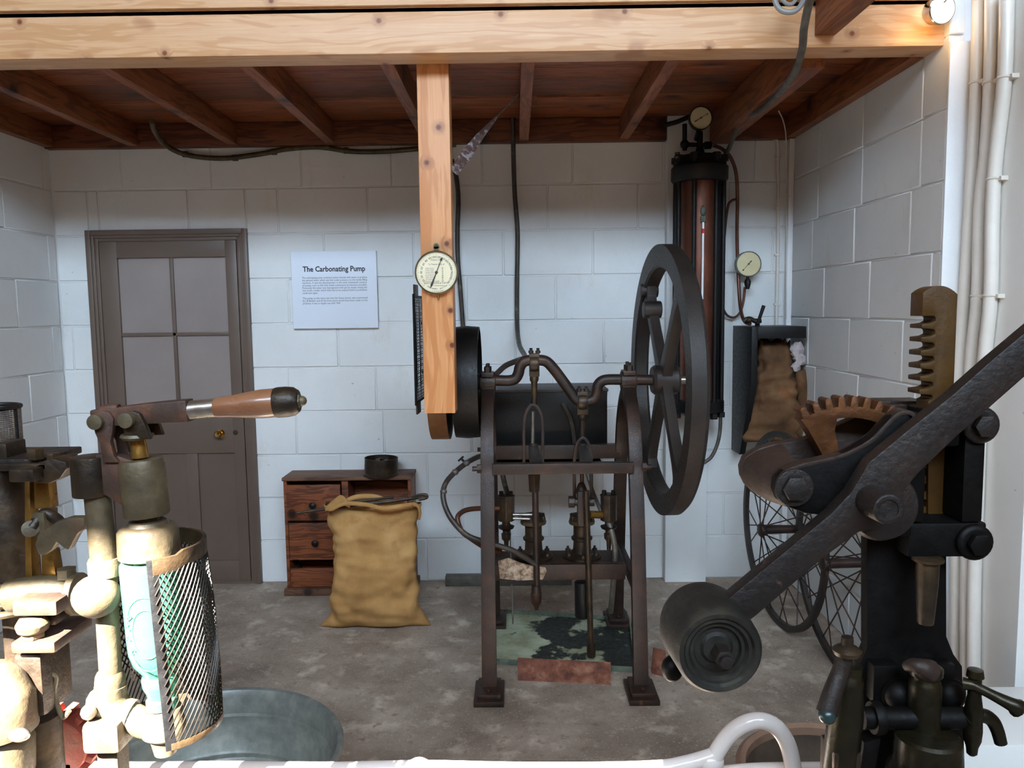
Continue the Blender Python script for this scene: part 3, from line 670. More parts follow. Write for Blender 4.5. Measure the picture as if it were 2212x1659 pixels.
def drawer(x0, x1, z0, z1, out, knob=True, h=None):
    h = h or (z1-z0)-.006
    y0 = cY-out
    d = MB().box((x0+.003, y0, z0+.001), (x1-.003, y0+.014, z0+h)).o('drawer', 'oldwood', ch, bevel=.002)
    MB().box((x0+.008, y0+.014, z0+.002), (x0+.016, y0+.15, z0+h*.8)).box((x1-.016, y0+.014, z0+.002), (x1-.008, y0+.15, z0+h*.8)).box((x0+.016, y0+.014, z0+.002), (x1-.016, y0+.15, z0+.008)).o('drawer_tray', 'inside', d)
    if knob:
        c = V(((x0+x1)/2, y0, z0+h*.45))
        MB().lathe([(.007, 0), (.007, .012), (.016, .018), (.017, .026), (.010, .032), (0, .033)], c, (0, -1, 0), 18).o('knob', 'black', d)
drawer(c0+.016, xm0, zr[2], zr[3]-.012, .022)
drawer(c0+.016, xm0, zr[1], zr[2]-.012, .002)
drawer(c0+.016, xm0, zr[0], zr[1]-.012, .004, False, .085)
drawer(xm1, c1-.016, zr[2], zr[3]-.012, .002, False, .105)
drawer(xm1, c1-.016, zr[1], zr[2]-.012, .002)
drawer(xm1, c1-.016, zr[0], zr[1]-.012, .002)

tc = P(823, 1006, 3.80); tc.z = cz
tin = T('rusty_tin', 'round rusty open tin of scraps on top of the wooden cabinet', 'tin', tc)
tr = 37/FPX*3.8
MB().lathe([(tr*.98, .004), (tr*1.06, .0), (tr*1.06, .006), (tr*.98, .014), (tr*.97, .085), (tr*.99, .086), (tr*.95, .087), (tr*.94, .02), (0, .02)], tc, (.03, 0, 1), 30).o('tin_body', 'gundark', tin)
mb = MB()
for i in range(14):
    a = random.uniform(0, 6.28); rr = random.uniform(0, tr*.75)
    mb.cb(tc+V((rr*math.cos(a), rr*math.sin(a), .06+random.uniform(0, .02))), (.03, .022, .008), Matrix.Rotation(random.uniform(0, 3), 3, 'X') @ Matrix.Rotation(random.uniform(0, 3), 3, 'Z'))
mb.o('scraps', 'pressbrown', tin, kind='stuff')

# ------------------------------------------------------------------ sack with tongs
sb = PZ(808, 1362, 0); sY = 3.36
def sackmesh(name, mat, w0, w1, wm, hgt, dep, c, label, cat, nz=40, na=64, lean=.10, ears=.02, seed=1, amp=.012, parent=None, earn=.0):
    vs = []; fs = []
    for i in range(nz+1):
        t = i/nz; 
        wd = (w0*(1-t)**2+wm*2*t*(1-t)*1.0+w1*t*t)
        edge = min(t, 1-t)
        dp = dep*(1-(1-min(1, edge*3.2))**2)**.5*(1-.25*t)
        dp = max(dp, .012)
        corner = ears*max(0, 1-edge*9)*(1 if t < .5 else .3)
        for j in range(na):
            a = 2*PI*j/na; ca, sa = math.cos(a), math.sin(a)
            x = abs(ca)**.75*(1 if ca > 0 else -1)*(wd/2+corner); y_ = abs(sa)**.8*(1 if sa > 0 else -1)*dp/2
            z_ = t*hgt
            sag = -.018*(1-abs(ca))*(1 if t < .5 else 0)*max(0, 1-t*8)+(.012*(abs(ca)**3))*(1 if t > .5 else 0)*max(0, 1-(1-t)*8)
            p = V((x, y_, z_-sag*0))
            q = V((p.x*7, p.z*13, seed+sa*2))
            n1 = mnoise.noise(q); n2 = mnoise.noise(V((p.x*16, p.z*30, seed*3+sa)))
            side = abs(ca)**2
            wr = math.sin(p.z*95+4*mnoise.noise(V((p.x*5, p.z*8, seed))))*side
            d = amp*(n1*1.1+n2*.55)+amp*.35*wr*max(0, min(1, edge*6))
            p += V((ca*d*.6, sa*d*1.5, .3*d))
            p.z += .012*mnoise.noise(V((ca*2, sa*2, seed+5)))*(1 if t > .9 else 0)
            p.y += lean*t*hgt
            if t > .97: p.z += .02*(mnoise.noise(V((ca*3, sa*3, 9))))
            vs.append(V(c)+p)
    for i in range(nz):
        for j in range(na): fs.append((i*na+j, i*na+(j+1) % na, (i+1)*na+(j+1) % na, (i+1)*na+j))
    fs += [tuple(range(na))[::-1], tuple(range(nz*na, nz*na+na))]
    mb = MB(); mb.add(vs, fs)
    return mb
sc0 = V((sb.x+.0, sY, .0)); 
szh = P(810, 1088, sY+.03).z
W0 = (925-692)/FPX*3.3*.94; W1 = (905-695)/FPX*3.36; WM = (905-722)/FPX*3.33*.86
sack = T('hessian_sack', 'full tan hessian sack standing on the floor in front of the cabinet', 'sack', sc0)
sackmesh('sack_body', 'burlap', W0, W1, WM, szh, .19, sc0, '', '', nz=56, na=80, lean=.06, ears=.030, seed=2, amp=.017).o('sack_body', 'burlap', sack, ang=180)
# loose mouth: folded lip and ear
mt = szh
lip = [P(700, 1094, 3.34), P(715, 1100, 3.30), P(745, 1088, 3.30), P(790, 1090, 3.29), P(830, 1098, 3.29), P(870, 1092, 3.30), P(898, 1090, 3.33), P(905, 1098, 3.38)]
MB().bar(lip, (0, .2, 1), .009, .0035).o('sack_lip', 'burlap', sack, ang=180)
MB().tube([P(892, 1088, 3.30), P(903, 1094, 3.30), P(907, 1108, 3.305), P(905, 1122, 3.31)], lambda t: .009*(1-t*.4), 8).o('sack_ear', 'burlap', sack, ang=180)
MB().bar([P(703, 1100, 3.31), P(722, 1088, 3.31), P(738, 1080, 3.32), P(756, 1092, 3.31)], (0, .3, 1), lambda t: .008+.014*math.sin(t*3.0), .005).o('sack_ear', 'burlap', sack, ang=180)
MB().tube([P(745, 1085, 3.42), P(765, 1075, 3.43), P(790, 1072, 3.43), P(815, 1074, 3.43), P(840, 1085, 3.42)], .012, 8).o('sack_back_lip', 'burlap', sack, ang=180)
tg = T('iron_tongs', 'long dark iron tongs lying across the mouth of the hessian sack', 'tongs', P(780, 1090, 3.35))
MB().tube([P(918, 1072, 3.34), P(850, 1082, 3.34), P(780, 1090, 3.34), P(715, 1098, 3.33), P(642, 1108, 3.33)], lambda t: .0085-.002*t, 8).o('arm', 'gundark', tg)
MB().tube([P(850, 1074, 3.36), P(800, 1080, 3.37), P(750, 1086, 3.37), P(722, 1086, 3.36), P(706, 1088, 3.34), P(706, 1100, 3.33), P(716, 1104, 3.32)], .0065, 8).o('arm', 'gundark', tg)
MB().tube([P(888, 1076, 3.34), P(905, 1070, 3.335), P(920, 1069, 3.33), P(921, 1075, 3.33), P(905, 1079, 3.33)], .007, 8).o('grip_loop', 'gundark', tg)

# ------------------------------------------------------------------ things lying by the wall and floor
MB().box((P(962, 1250, 3.86).x, 3.85, 0), (P(1235, 1250, 3.86).x, 3.90, P(1000, 1244, 3.86).z)).o('timber_batten', 'lead', None, 'grey weathered batten lying along the foot of the back wall behind the pump', 'board', bevel=.003)

# tray and plate under the pump
Q = [PZ(1068, 1424, .02), PZ(1372, 1442, .02), PZ(1360, 1335, .02), PZ(1066, 1316, .02)]
tray = T('drip_tray', 'shallow verdigris stained metal tray with dark wet patches under the pump', 'tray', (Q[0]+Q[2])/2*1.0-V((0, 0, .02)))
base = [V((p.x, p.y, 0)) for p in Q]
MB().prism(base, (0, 0, .006)).o('tray_bottom', 'tray', tray)
for i in range(4):
    a, b = base[i], base[(i+1) % 4]
    MB().bar([a+V((0, 0, .011)), (a+b)/2+V((0, 0, .011)), b+V((0, 0, .011))], (0, 0, 1), .011, .003, raw=True).o('tray_rim', 'green', tray, bevel=.001)
a, b, c, d = PZ(1118, 1470, 0), PZ(1320, 1480, 0), P(1320, 1434, 2.86), P(1118, 1424, 2.89)
pt = T('rusty_plate', 'flat rust orange iron plate propped on the front edge of the drip tray', 'plate', (a+b)/2)
MB().prism([a, b, c, d], (0, .006, .004)).o('plate_body', 'rust', pt, bevel=.0015)
c = (a*1.0+b+c+d)/4+V((0, -.004, .001))
MB().torus(c, (0, -.8, .6), .009, .003, 16, 6).o('stud', 'rust', pt)
a = PZ(1412, 1440, 0)
MB().prism([PZ(1408, 1455, 0), PZ(1445, 1466, 0), P(1438, 1410, 2.9), P(1412, 1404, 2.92)], (0, .01, .006)).o('rusty_offcut', 'rust', None, 'small rust orange scrap of plate right of the pump, behind the counterweight', 'scrap', bevel=.001)

exec_later = []

# ================================================================== THE CARBONATING PUMP
Y0 = 3.05
xl = P(1054, 822, Y0).x; xr = P(1357, 822, Y0).x; zc = P(1300, 822, Y0).z
pump = T('carbonating_pump', 'tall brown cast iron carbonating pump with crankshaft and spoked flywheel standing mid floor', 'machine', ((xl+xr)/2, Y0, 0))
prof = [(0, zc-.03), (-.035, zc-.055), (-.095, zc-.105), (-.15, zc-.18), (-.18, zc-.26), (-.19, zc-.315), (-.205, zc-.37), (-.235, zc-.50), (-.26, zc-.66), (-.285, zc-.82), (-.31, zc-.98), (-.325, .02)]
for X in (xl, xr):
    for sgn in (1, -1):
        pts = [V((X, Y0+a*sgn*(1 if sgn > 0 else 1.05), z_)) for a, z_ in prof]
        MB().bar(pts, (1, 0, 0), lambda t: .024+.003*t, lambda t: .021-.002*t).o('leg', 'cast', pump, bevel=.003)
        fy = pts[-1].y
        mb = MB().box((X-.054, fy-.095, 0), (X+.054, fy+.075, .020)).box((X-.042, fy-.078, .020), (X+.042, fy+.056, .038))
        mb.lathe([(.010, 0), (.010, .008), (0, .010)], (X, fy-.052, .038), (0, 0, 1), 8)
        mb.o('foot', 'cast', pump, bevel=.004)
    MB().box((X-.026, Y0-.030, zc-.075), (X+.026, Y0+.030, zc+.022)).cyl((X-.03, Y0, zc), (X+.03, Y0, zc), .036, n=20).o('bearing_block', 'cast', pump, bevel=.004)
    MB().box((X-.024, Y0-.042, zc+.022), (X+.024, Y0+.042, zc+.040)).o('bearing_cap', 'cast', pump, bevel=.004)
    for dy in (-.028, .028):
        MB().cyl((X, Y0+dy, zc+.04), (X, Y0+dy, zc+.072), .007, n=10).hexa((X, Y0+dy, zc+.04), (0, 0, 1), .014, .020).o('bolt', 'cast', pump)
    # side tie between front and rear legs
    MB().box((X-.012, Y0-.26, .335), (X+.012, Y0+.27, .39)).o('side_tie', 'cast', pump, bevel=.002)
# cross bars
yf_ = Y0-.205
zb1 = P(1250, 1001, yf_-.02).z; zb0 = P(1250, 1024, yf_-.02).z
MB().box((xl+.02, yf_-.022, zb0), (xr-.01, yf_+.018, zb1)).o('front_cross_bar', 'cast', pump, bevel=.003)
yb_ = Y0+.20
MB().box((xl+.02, yb_-.02, P(1200, 990, yb_).z), (xr-.01, yb_+.02, P(1200, 960, yb_).z)).o('rear_cross_bar', 'cast', pump, bevel=.003)
for y_ in (yf_, yb_):
    for X, d in ((xl-.022, -1), (xr+.022, 1)):
        MB().hexa((X, y_, (zb0+zb1)/2), (d, 0, 0), .017, .016).cyl((X, y_, (zb0+zb1)/2), (X+d*.034, y_, (zb0+zb1)/2), .009, n=10).o('tie_bolt', 'cast', pump)
# base beam
zt_ = P(1250, 1203, Y0+.02).z; zbb = P(1250, 1252, Y0-.07).z
MB().box((xl+.02, Y0-.075, zbb), (xr-.02, Y0-.045, zt_+.0)).box((xl+.02, Y0-.045, zt_-.02), (xr-.02, Y0+.11, zt_)).o('base_beam', 'cast', pump, bevel=.003)
fa = P(1085, 1226, Y0-.079); fb = P(1182, 1254, Y0-.079)
MB().prism([P(x, y, Y0-.0765) for x, y in ((1076, 1212), (1098, 1205), (1125, 1216), (1150, 1222), (1178, 1226), (1181, 1234), (1172, 1252), (1120, 1254), (1080, 1250))], (0, .002, 0)).o('paint_patch', 'flake', pump, label='patch of flaking white paint')
# crankshaft
CS = [(1030, 822), (1075, 822), (1100, 822), (1113, 818), (1120, 806), (1123, 793), (1131, 782), (1145, 778), (1166, 778), (1180, 781), (1192, 792), (1210, 815), (1229, 841), (1241, 858), (1252, 866), (1272, 866), (1284, 861), (1289, 848), (1291, 834), (1299, 824), (1313, 820), (1345, 820), (1420, 821)]
MB().tube([P(x, y, Y0) for x, y in CS], .0215, 16, 4).o('crankshaft', 'cast', pump)
MB().cyl(P(1370, 821, Y0), P(1481, 821, Y0), .016, n=20).o('shaft_end', 'steel', pump, label='bright steel shaft end')
# connecting rods
def conrod(px, ytop, ythrow, yfork, yfoot, rodlen, brass=True):
    c = P(px, ythrow, Y0)
    c_ = T  # noqa
    r_ = MB().lathe([(.034, -.018), (.036, 0), (.034, .018), (.020, .018), (.020, -.018)], c, (1, 0, 0), 20, True)
    r_.box(P(px-11, ythrow-22, Y0-.02), P(px+11, ythrow+26, Y0+.02)); cr = r_.o('connecting_rod_end', 'gundark', pump, bevel=.003)
    for dx in (-7, 8):
        q = P(px+dx, ythrow-20, Y0-.008); MB().cyl(q, q+V((0, 0, .026)), .006, n=8).hexa(q+V((0, 0, .006)), (0, 0, 1), .010, .010).o('bolt', 'gundark', cr)
    MB().cyl(P(px, ythrow+24, Y0), P(px, yfork, Y0), .013, .012, 14).lathe([(.013, 0), (.018, .01), (.018, .02), (.013, .03)], P(px, ythrow+40, Y0), (0, 0, 1), 14).o('connecting_rod', 'gundark', pump)
conrod(1154, 762, 786, 876, 0, 0); conrod(1258, 832, 868, 946, 0, 0)
for px, y0_, y1_, wdt, yend in ((1152, 874, 1000, 20, 1000), (1259, 945, 1100, 18, 1090)):
    pts = [P(px-wdt, yend, Y0), P(px-wdt, y0_+45, Y0), P(px-wdt*.72, y0_+15, Y0), P(px, y0_, Y0), P(px+wdt*.72, y0_+15, Y0), P(px+wdt, y0_+45, Y0), P(px+wdt, yend, Y0)]
    MB().bar(pts, (0, 1, 0), .012, .006).o('fork', 'cast', pump, bevel=.002)
MB().cyl(P(1151, 889, Y0-.03), P(1151, 972, Y0-.03), .0078, n=14).o('guide_rod', 'steel', pump, label='bright steel guide rod')
MB().cyl(P(1257, 962, Y0-.03), P(1257, 1090, Y0-.03), .0078, n=14).o('guide_rod', 'gundark', pump)
for px, ya, yb2 in ((1152, 966, 998), (1258, 966, 1000)):
    a = P(px, ya, Y0-.03); b = P(px+(8 if px > 1200 else 6), yb2, yf_)
    MB().prism([a+V((-.018, 0, .01)), a+V((.018, 0, .01)), b+V((.024, 0, .012)), b+V((-.024, 0, .012))], (0, .01, -.03)).lathe([(.015, -.02), (.015, .014), (.009, .016)], a, (0, 0, 1), 16).o('rod_guide', 'castgrey', pump, bevel=.002)
# plunger rod on the left with its socket and end nut
yr_ = Y0-.085
MB().cyl(P(1154, 1024, yr_), P(1154, 1062, yr_), .0235, .020, 8).o('rod_socket', 'gundark', pump, bevel=.002)
MB().cyl(P(1156, 1060, yr_), P(1160, 1280, yr_), .0125, n=14).o('plunger_rod', 'cast', pump)
MB().lathe([(.018, 0), (.020, -.03), (.022, -.032), (.020, -.07), (.010, -.085), (.006, -.1), (0, -.1)], P(1158, 1264, yr_), (0, 0, 1), 10).o('rod_end_nut', 'cast', pump)
q = P(1246, 1255, yr_+.06)
MB().cyl(P(1257, 1256, Y0-.03), P(1261, 1330, Y0-.03), .030, .036, 12).o('suction_strainer', 'black', pump, bevel=.003)
a_ = P(1266, 1060, yr_); e_ = P(1277, 1362, yr_)
MB().cyl(a_, V((e_.x, e_.y, .03)), .012, n=12).lathe([(.016, 0), (.018, .03), (.016, .06)], V((e_.x, e_.y, .03)), (0, 0, 1), 12).o('drain_rod', 'gundark', pump)
# pump barrels
for px in (1153, 1257):
    c = P(px, 1206, Y0+.02); c.z = zt_
    h = P(px, 1112, Y0+.02).z-zt_
    MB().lathe([(.078, 0), (.080, .010), (.062, .016), (.040, .022), (.036, .035), (.034, h*.40), (.042, h*.43), (.043, h*.47), (.034, h*.52), (.034, h*.76), (.050, h*.80), (.050, h*.90), (.046, h), (.02, h*1.02), (0, h*1.02)], c, (0, 0, 1), 28).o('barrel', 'gundark', pump)
    for k in range(6):
        a = PI/6+k*PI/3; q = c+V((.063*math.cos(a), .063*math.sin(a), .012)); MB().hexa(q, (0, 0, 1), .010, .014).cyl(q, q+V((0, 0, .024)), .005, n=8).o('flange_bolt', 'gundark', pump)
        q = c+V((.043*math.cos(a), .043*math.sin(a), h*.9)); MB().hexa(q, (0, 0, 1), .009, .018).o('flange_bolt', 'gundark', pump)
    MB().lathe([(.051, h*.80), (.053, h*.84), (.051, h*.88)], c, (0, 0, 1), 28).o('brass_band', 'olive', pump, label='tarnished brass band')
# crosshead on the right barrel
a = P(1228, 1084, Y0-.04); b = P(1284, 1084, Y0-.04)
MB().cyl(a, b, .016, n=16).cyl(a, a+V((.024, 0, 0)), .024, n=8).cyl(b-V((.018, 0, 0)), b, .018, n=8).o('crosshead', 'cast', pump, bevel=.002)
MB().box(P(1248, 1062, Y0-.06), P(1266, 1130, Y0-.01)).lathe([(.02, 0), (.022, .02), (.012, .045), (0, .05)], P(1256, 1068, Y0-.035), (0, 0, 1), 12).o('crosshead_block', 'cast', pump, bevel=.004)
# valve chests
for (x0, x1, y0_, y1_, cx) in ((1074, 1112, 1072, 1124, 1093), (1297, 1334, 1070, 1124, 1315)):
    a = P(cx, y1_, Y0+.01); b = P(cx, y0_, Y0+.01); r_ = (x1-x0)/2/FPX*3.06
    MB().cyl(a, b, r_, n=8).lathe([(r_*1.05, 0), (r_*1.05, .008), (0, .008)], b-V((0, 0, .003)), (0, 0, 1), 8).o('valve_chest', 'gundark', pump, bevel=.003)
    for dx in (-10, 10):
        q = P(cx+dx, y0_, Y0+.01-.01); MB().cyl(q, q+V((0, 0, .020)), .009, n=8).o('bolt', 'black', pump)
    MB().lathe([(.016, 0), (.016, -.018), (.034, -.024), (.030, -.032), (.014, -.040), (.014, -.05), (.020, -.055), (.018, -.075), (.010, -.085), (.008, -.12), (0, -.12)], a, (0, 0, 1), 16).o('valve_union', 'gundark', pump)
MB().cyl(P(1108, 1112, Y0-.0), P(1160, 1112, Y0-.0), .008, n=12).cyl(P(1108, 1120, Y0-.02), P(1160, 1121, Y0-.02), .005, n=10).o('link_pipe', 'steel', pump)
MB().cyl(P(1272, 1111, Y0-.03), P(1300, 1112, Y0), .015, n=14).o('link_pipe', 'brass', pump, label='brass link pipe')
# hoses of the pump
MB().tube([P(1085, 1022, 3.15), P(1090, 1045, 3.12), P(1097, 1070, 3.06)], .011, 10).o('feed_hose', 'hose', pump)
MB().tube([P(1266, 1015, 3.2), P(1280, 1060, 3.15), P(1292, 1090, 3.08), P(1302, 1112, 3.05)], .008, 10).o('feed_hose', 'lead', pump)
MB().tube([P(1315, 1128, 3.05), P(1324, 1160, 3.03), P(1329, 1195, 3.02), P(1326, 1240, 3.02), P(1322, 1290, 3.05), P(1319, 1322, 3.10)], .0115, 12).o('discharge_pipe', 'lead', pump)
hs = T('pump_hose', 'dark clipped hose bowing out to the left of the pump from a small tap', 'hose', P(985, 1130, 3.05))
MB().tube([P(1048, 982, 3.2), P(1030, 988, 3.15), P(1008, 1000, 3.1), P(985, 1018, 3.05), P(965, 1040, 3.0), P(957, 1064, 2.97), P(962, 1095, 2.95), P(980, 1128, 2.93), P(1012, 1158, 2.92), P(1060, 1174, 2.92), P(1105, 1188, 2.93), P(1140, 1208, 2.95), P(1158, 1220, 2.96)], .0105, 12).o('hose', 'hose', hs)
for x, y in ((1008, 1000), (983, 1020), (958, 1062)):
    p = P(x, y, 3.08 if x > 1000 else (3.04 if x > 970 else 2.97)); MB().ball(p, .0145, (1, 1, .9), 10).o('hose_clip', 'lead', hs)
MB().cyl(P(1003, 998, 3.09), P(996, 990, 3.09), .005, n=8).cyl(P(990, 996, 3.09), P(1001, 986, 3.09), .004, n=8).o('tap_key', 'black', hs)
MB().tube([P(1078, 1098, 3.04), P(1045, 1098, 3.02), P(1015, 1100, 3.0), P(998, 1106, 2.98), P(988, 1120, 2.95), P(998, 1148, 2.94), P(1018, 1164, 2.95), P(1050, 1184, 2.97), P(1082, 1192, 3.0)], .010, 12).o('branch_hose', 'copperpipe', None, 'thinner brown hose curling from the left valve chest to join the clipped hose', 'hose')
MB().cyl(P(1101, 1130, 3.12), P(1108, 1348, 2.96), .003, n=8).o('drip_rod', 'lead', pump)
# flywheel
fx0, fx1 = P(1434, 822, Y0).x-.030, P(1434, 822, Y0).x+.034
fw_ = T('flywheel', 'big dark iron flywheel with four spokes on the right end of the crankshaft', 'flywheel', ((fx0+fx1)/2, Y0, zc-.55))
RW = P(1436, 528, Y0).z-zc
MB().lathe([(RW, fx0), (RW, fx1-.014), (RW-.012, fx1), (RW-.080, fx1), (RW-.088, fx1-.01), (RW-.088, fx0+.008), (RW-.08, fx0)], (0, Y0, zc), (1, 0, 0), 80, True).o('rim', 'castgrey', fw_)
xm = (fx0+fx1)/2
for k, ang in enumerate((50, 128, 232, 305)):
    a = R(ang); d = V((0, math.cos(a), math.sin(a))); e = V((0, -d.z, d.y)); c = V((xm, Y0, zc))
    pts = []
    for (r_, hw) in ((.03, .034), (.10, .028), (.24, .021), (RW-.16, .026), (RW-.12, .036), (RW-.085, .07)): pts.append((c+d*r_, hw))
    out = [p+e*h for p, h in pts]+[p-e*h for p, h in reversed(pts)]
    MB().prism([p-V((.020, 0, 0)) for p in out], (.040, 0, 0)).o('spoke', 'castgrey', fw_, bevel=.004)
MB().lathe([(.050, -.05), (.058, -.04), (.058, .045), (.050, .055), (.016, .055), (.016, -.05)], (xm, Y0, zc), (1, 0, 0), 32, True).o('hub', 'castgrey', fw_)
for k, (yy, zz) in enumerate(((-.0, 0), (0, 0))):
    px, py = ((1398, 640), (1407, 682))[k]
    c = PX(px, py, fx0-.005)
    c = V((fx0+.01, Y0+(.27, .205)[k], zc+(.355, .275)[k]))
    MB().cyl(c-V((.02, 0, 0)), c+V((.055, 0, 0)), .030 if k == 0 else .036, n=20).o('balance_weight', 'castgrey', fw_, bevel=.008)
MB().hexa((fx1+.01, Y0, zc), (1, 0, 0), .008, .05).o('shaft_key', 'steel', fw_)
fw_.rotation_euler.z = R(2.4)
# belt pulleys, left
pxa, pxb = P(985, 822, Y0).x, P(1037, 822, Y0).x
pul = T('belt_pulley', 'black flat belt pulley drum on the left end of the crankshaft', 'pulley', ((pxa+pxb)/2, Y0, zc-.22))
RP = (P(1010, 702, Y0).z-P(1010, 947, Y0).z)/2*.985; zp = (P(1010, 702, Y0).z+P(1010, 947, Y0).z)/2
MB().lathe([(RP-.004, pxa), (RP, (pxa+pxb)/2), (RP-.004, pxb), (RP-.014, pxb), (RP-.014, pxa)], (0, Y0, zp), (1, 0, 0), 64, True).o('pulley_rim', 'black', pul)
MB().lathe([(.028, pxa), (.028, pxb), (.035, pxb-.01), (RP-.015, pxb-.04), (RP-.015, pxb-.05), (.035, pxa+.01)], (0, Y0, zp), (1, 0, 0), 40, True).o('pulley_web', 'black', pul)
MB().cyl((pxb-.01, Y0, zc), (xl, Y0, zc), .020, n=20).o('pulley_shaft', 'black', pul)
pa, pb_ = P(934, 822, Y0).x, P(972, 822, Y0).x
p2 = T('loose_pulley', 'brown leather covered pulley mostly hidden behind the pine post', 'pulley', ((pa+pb_)/2, Y0, zp-.22))
MB().lathe([(RP+.003, pa), (RP+.003, pb_), (RP-.006, pb_), (RP-.006, pa)], (0, Y0, zp), (1, 0, 0), 56, True).o('belt', 'belt', p2)
MB().lathe([(.03, pa), (.03, pb_+.02), (RP-.006, pb_), (RP-.006, pa+.005)], (0, Y0, zp), (1, 0, 0), 40, True).o('pulley_body', 'black', p2)
MB().cyl((pa, Y0, zp), (pxa+.01, Y0, zp), .02, n=16).o('pulley_shaft', 'black', p2)
# belt guard
gX = P(905, 750, 3.05).x
gd = T('belt_guard', 'black wire mesh belt guard edge on beside the pine post', 'guard', (gX, 3.0, P(905, 870, 3.0).z))
ga, gb = PX(894, 650, gX).y, PX(917, 650, gX).y
ga, gb = 2.92, 3.22
gz0, gz1 = P(905, 862, 3.0).z, P(900, 642, 3.0).z
g0 = P(896, 750, 2.87); g1_ = P(928, 750, 3.22)
def gq(t, z_): return V((g0.x+(g1_.x-g0.x)*t, g0.y+(g1_.y-g0.y)*t, z_))
gdir = (gq(1, 0)-gq(0, 0)).normalized(); m_ = 34
mb = MB()
for i in range(15): mb.tube([gq(i/14, gz0), gq(i/14+.02*math.sin(i*2), gz0*.6+gz1*.4), gq(i/14, gz1)], .0017, 5, 3)
for j in range(m_+1):
    z_ = gz0+(gz1-gz0)*j/m_; mb.tube([gq(0, z_), gq(.5, z_+.003*math.sin(j*3)), gq(1, z_)], .0017, 5, 3)
mb.o('guard_mesh', 'black', gd, kind='stuff')
mb = MB()
for t in (0, 1): mb.cyl(gq(t, gz0-.01), gq(t, gz1+.01), .005, n=8)
for z_ in (gz0, gz1): mb.cyl(gq(0, z_), gq(1, z_), .005, n=8)
mb.o('guard_frame', 'black', gd)
for a, b in ((gz1, gz1+.045), (gz0-.045, gz0)): MB().bar([gq(.03, (a+b)/2), gq(.25, (a+b)/2)], (0, 0, 1), (b-a)/2, .003, raw=True).o('guard_plate', 'gundark', gd, bevel=.001)
for z_ in (gz0+.1, gz1-.1): MB().tube([gq(.5, z_), V((pl+.02, 2.9, z_)), V((pl+.03, 2.80, z_))], .006, 8).o('guard_arm', 'black', gd)
# tank behind
tY0, tY1 = 3.32, 3.60
ta, tb = P(1066, 900, tY0).x, P(1312, 900, tY0).x; tz1 = P(1190, 841, tY0).z; tz0 = P(1190, 1003, tY0).z
tk = T('gas_tank', 'black rectangular metal tank with grey lid behind the crankshaft of the pump', 'tank', ((ta+tb)/2, 3.45, tz0))
mb = MB().prism([V((ta, tY0, tz0+.02)), V((tb-.03, tY0, tz0+.02)), V((tb, tY0, tz0+.06)), V((tb, tY0, tz1-.008)), V((ta, tY0, tz1-.008))], (0, tY1-tY0, 0)); mb.o('tank_body', 'black', tk, bevel=.006)
MB().box((ta-.004, tY0-.006, tz1-.012), (tb+.004, tY1+.004, tz1)).o('tank_lid', 'castgrey', tk, bevel=.003)
MB().tube([P(1215, 870, tY0-.02), P(1232, 905, tY0-.02), P(1240, 950, tY0-.02), P(1244, 992, tY0-.01)], .010, 8).o('tank_hose', 'hose', tk)
for X in (ta+.06, tb-.08): MB().box((X-.015, 3.28, 0), (X+.015, 3.34, tz0+.02)).box((X-.015, 3.56, 0), (X+.015, 3.60, tz0+.02)) if False else None
MB().box((ta, yb_+.02, tz0-.012), (tb-.03, 3.60, tz0+.02)).o('tank_shelf', 'black', tk, bevel=.002)

# ================================================================== CARBONATOR CYLINDER on the wall
cc = P(1511, 600, 3.72); CX, CY = cc.x, 3.74
cz1, cz0 = P(1511, 352, 3.72).z, P(1505, 890, 3.72).z
cy = T('carbonator_cylinder', 'tall copper cylinder held between black iron flanges on the back wall', 'cylinder', (CX, CY, cz0))
MB().cyl((CX, CY, cz0+.05), (CX, CY, cz1-.06), .088, n=36).o('copper_barrel', 'copper', cy)
MB().lathe([(.05, .04), (.11, .03), (.118, 0), (.125, -.015), (.132, -.02), (.132, -.075), (.122, -.088), (.09, -.088)], (CX, CY, cz1), (0, 0, 1), 40).o('top_flange', 'black', cy)
MB().lathe([(.06, -.02), (.10, 0), (.125, .005), (.125, .055), (.09, .06)], (CX, CY, cz0), (0, 0, 1), 40).o('bottom_flange', 'black', cy)
for k, a in enumerate((R(200), R(245), R(300), R(345), R(20), R(160))):
    q = V((CX+.112*math.cos(a), CY+.112*math.sin(a), 0))
    MB().cyl(V((q.x, q.y, cz0)), V((q.x, q.y, cz1+.012)), .0105, n=12).hexa(V((q.x, q.y, cz1+.006)), (0, 0, 1), .02, .028).hexa(V((q.x, q.y, cz0-.025)), (0, 0, 1), .018, .025).o('tie_rod', 'black', cy)
f_ = PX(1518, 460, CX+.012); gy = CY-.092
lt = P(1519, 490, gy)
MB().ball(P(1519, 455, gy), .016, (.8, .7, 1.5), 12).cyl(P(1519, 468, gy), P(1519, 480, gy-.004), .014, .012, 8).o('gauge_cock', 'green', cy, label='verdigris green gauge cock')
MB().cyl(P(1519, 480, gy-.006), P(1517, 646, gy-.006), .005, n=12).o('sight_glass', 'tube', cy)
MB().cyl(P(1519, 494, gy-.006), P(1519, 504, gy-.006), .0062, n=12).o('level_mark', 'red', cy, label='red level mark')
MB().cyl((CX, CY, cz1+.03), (CX, CY, P(1511, 285, CY).z), .014, n=12).lathe([(.03, 0), (.02, .03), (.014, .05)], (CX, CY, cz1+.03), (0, 0, 1), 16).o('riser', 'black', cy)
zt2 = P(1500, 313, CY).z
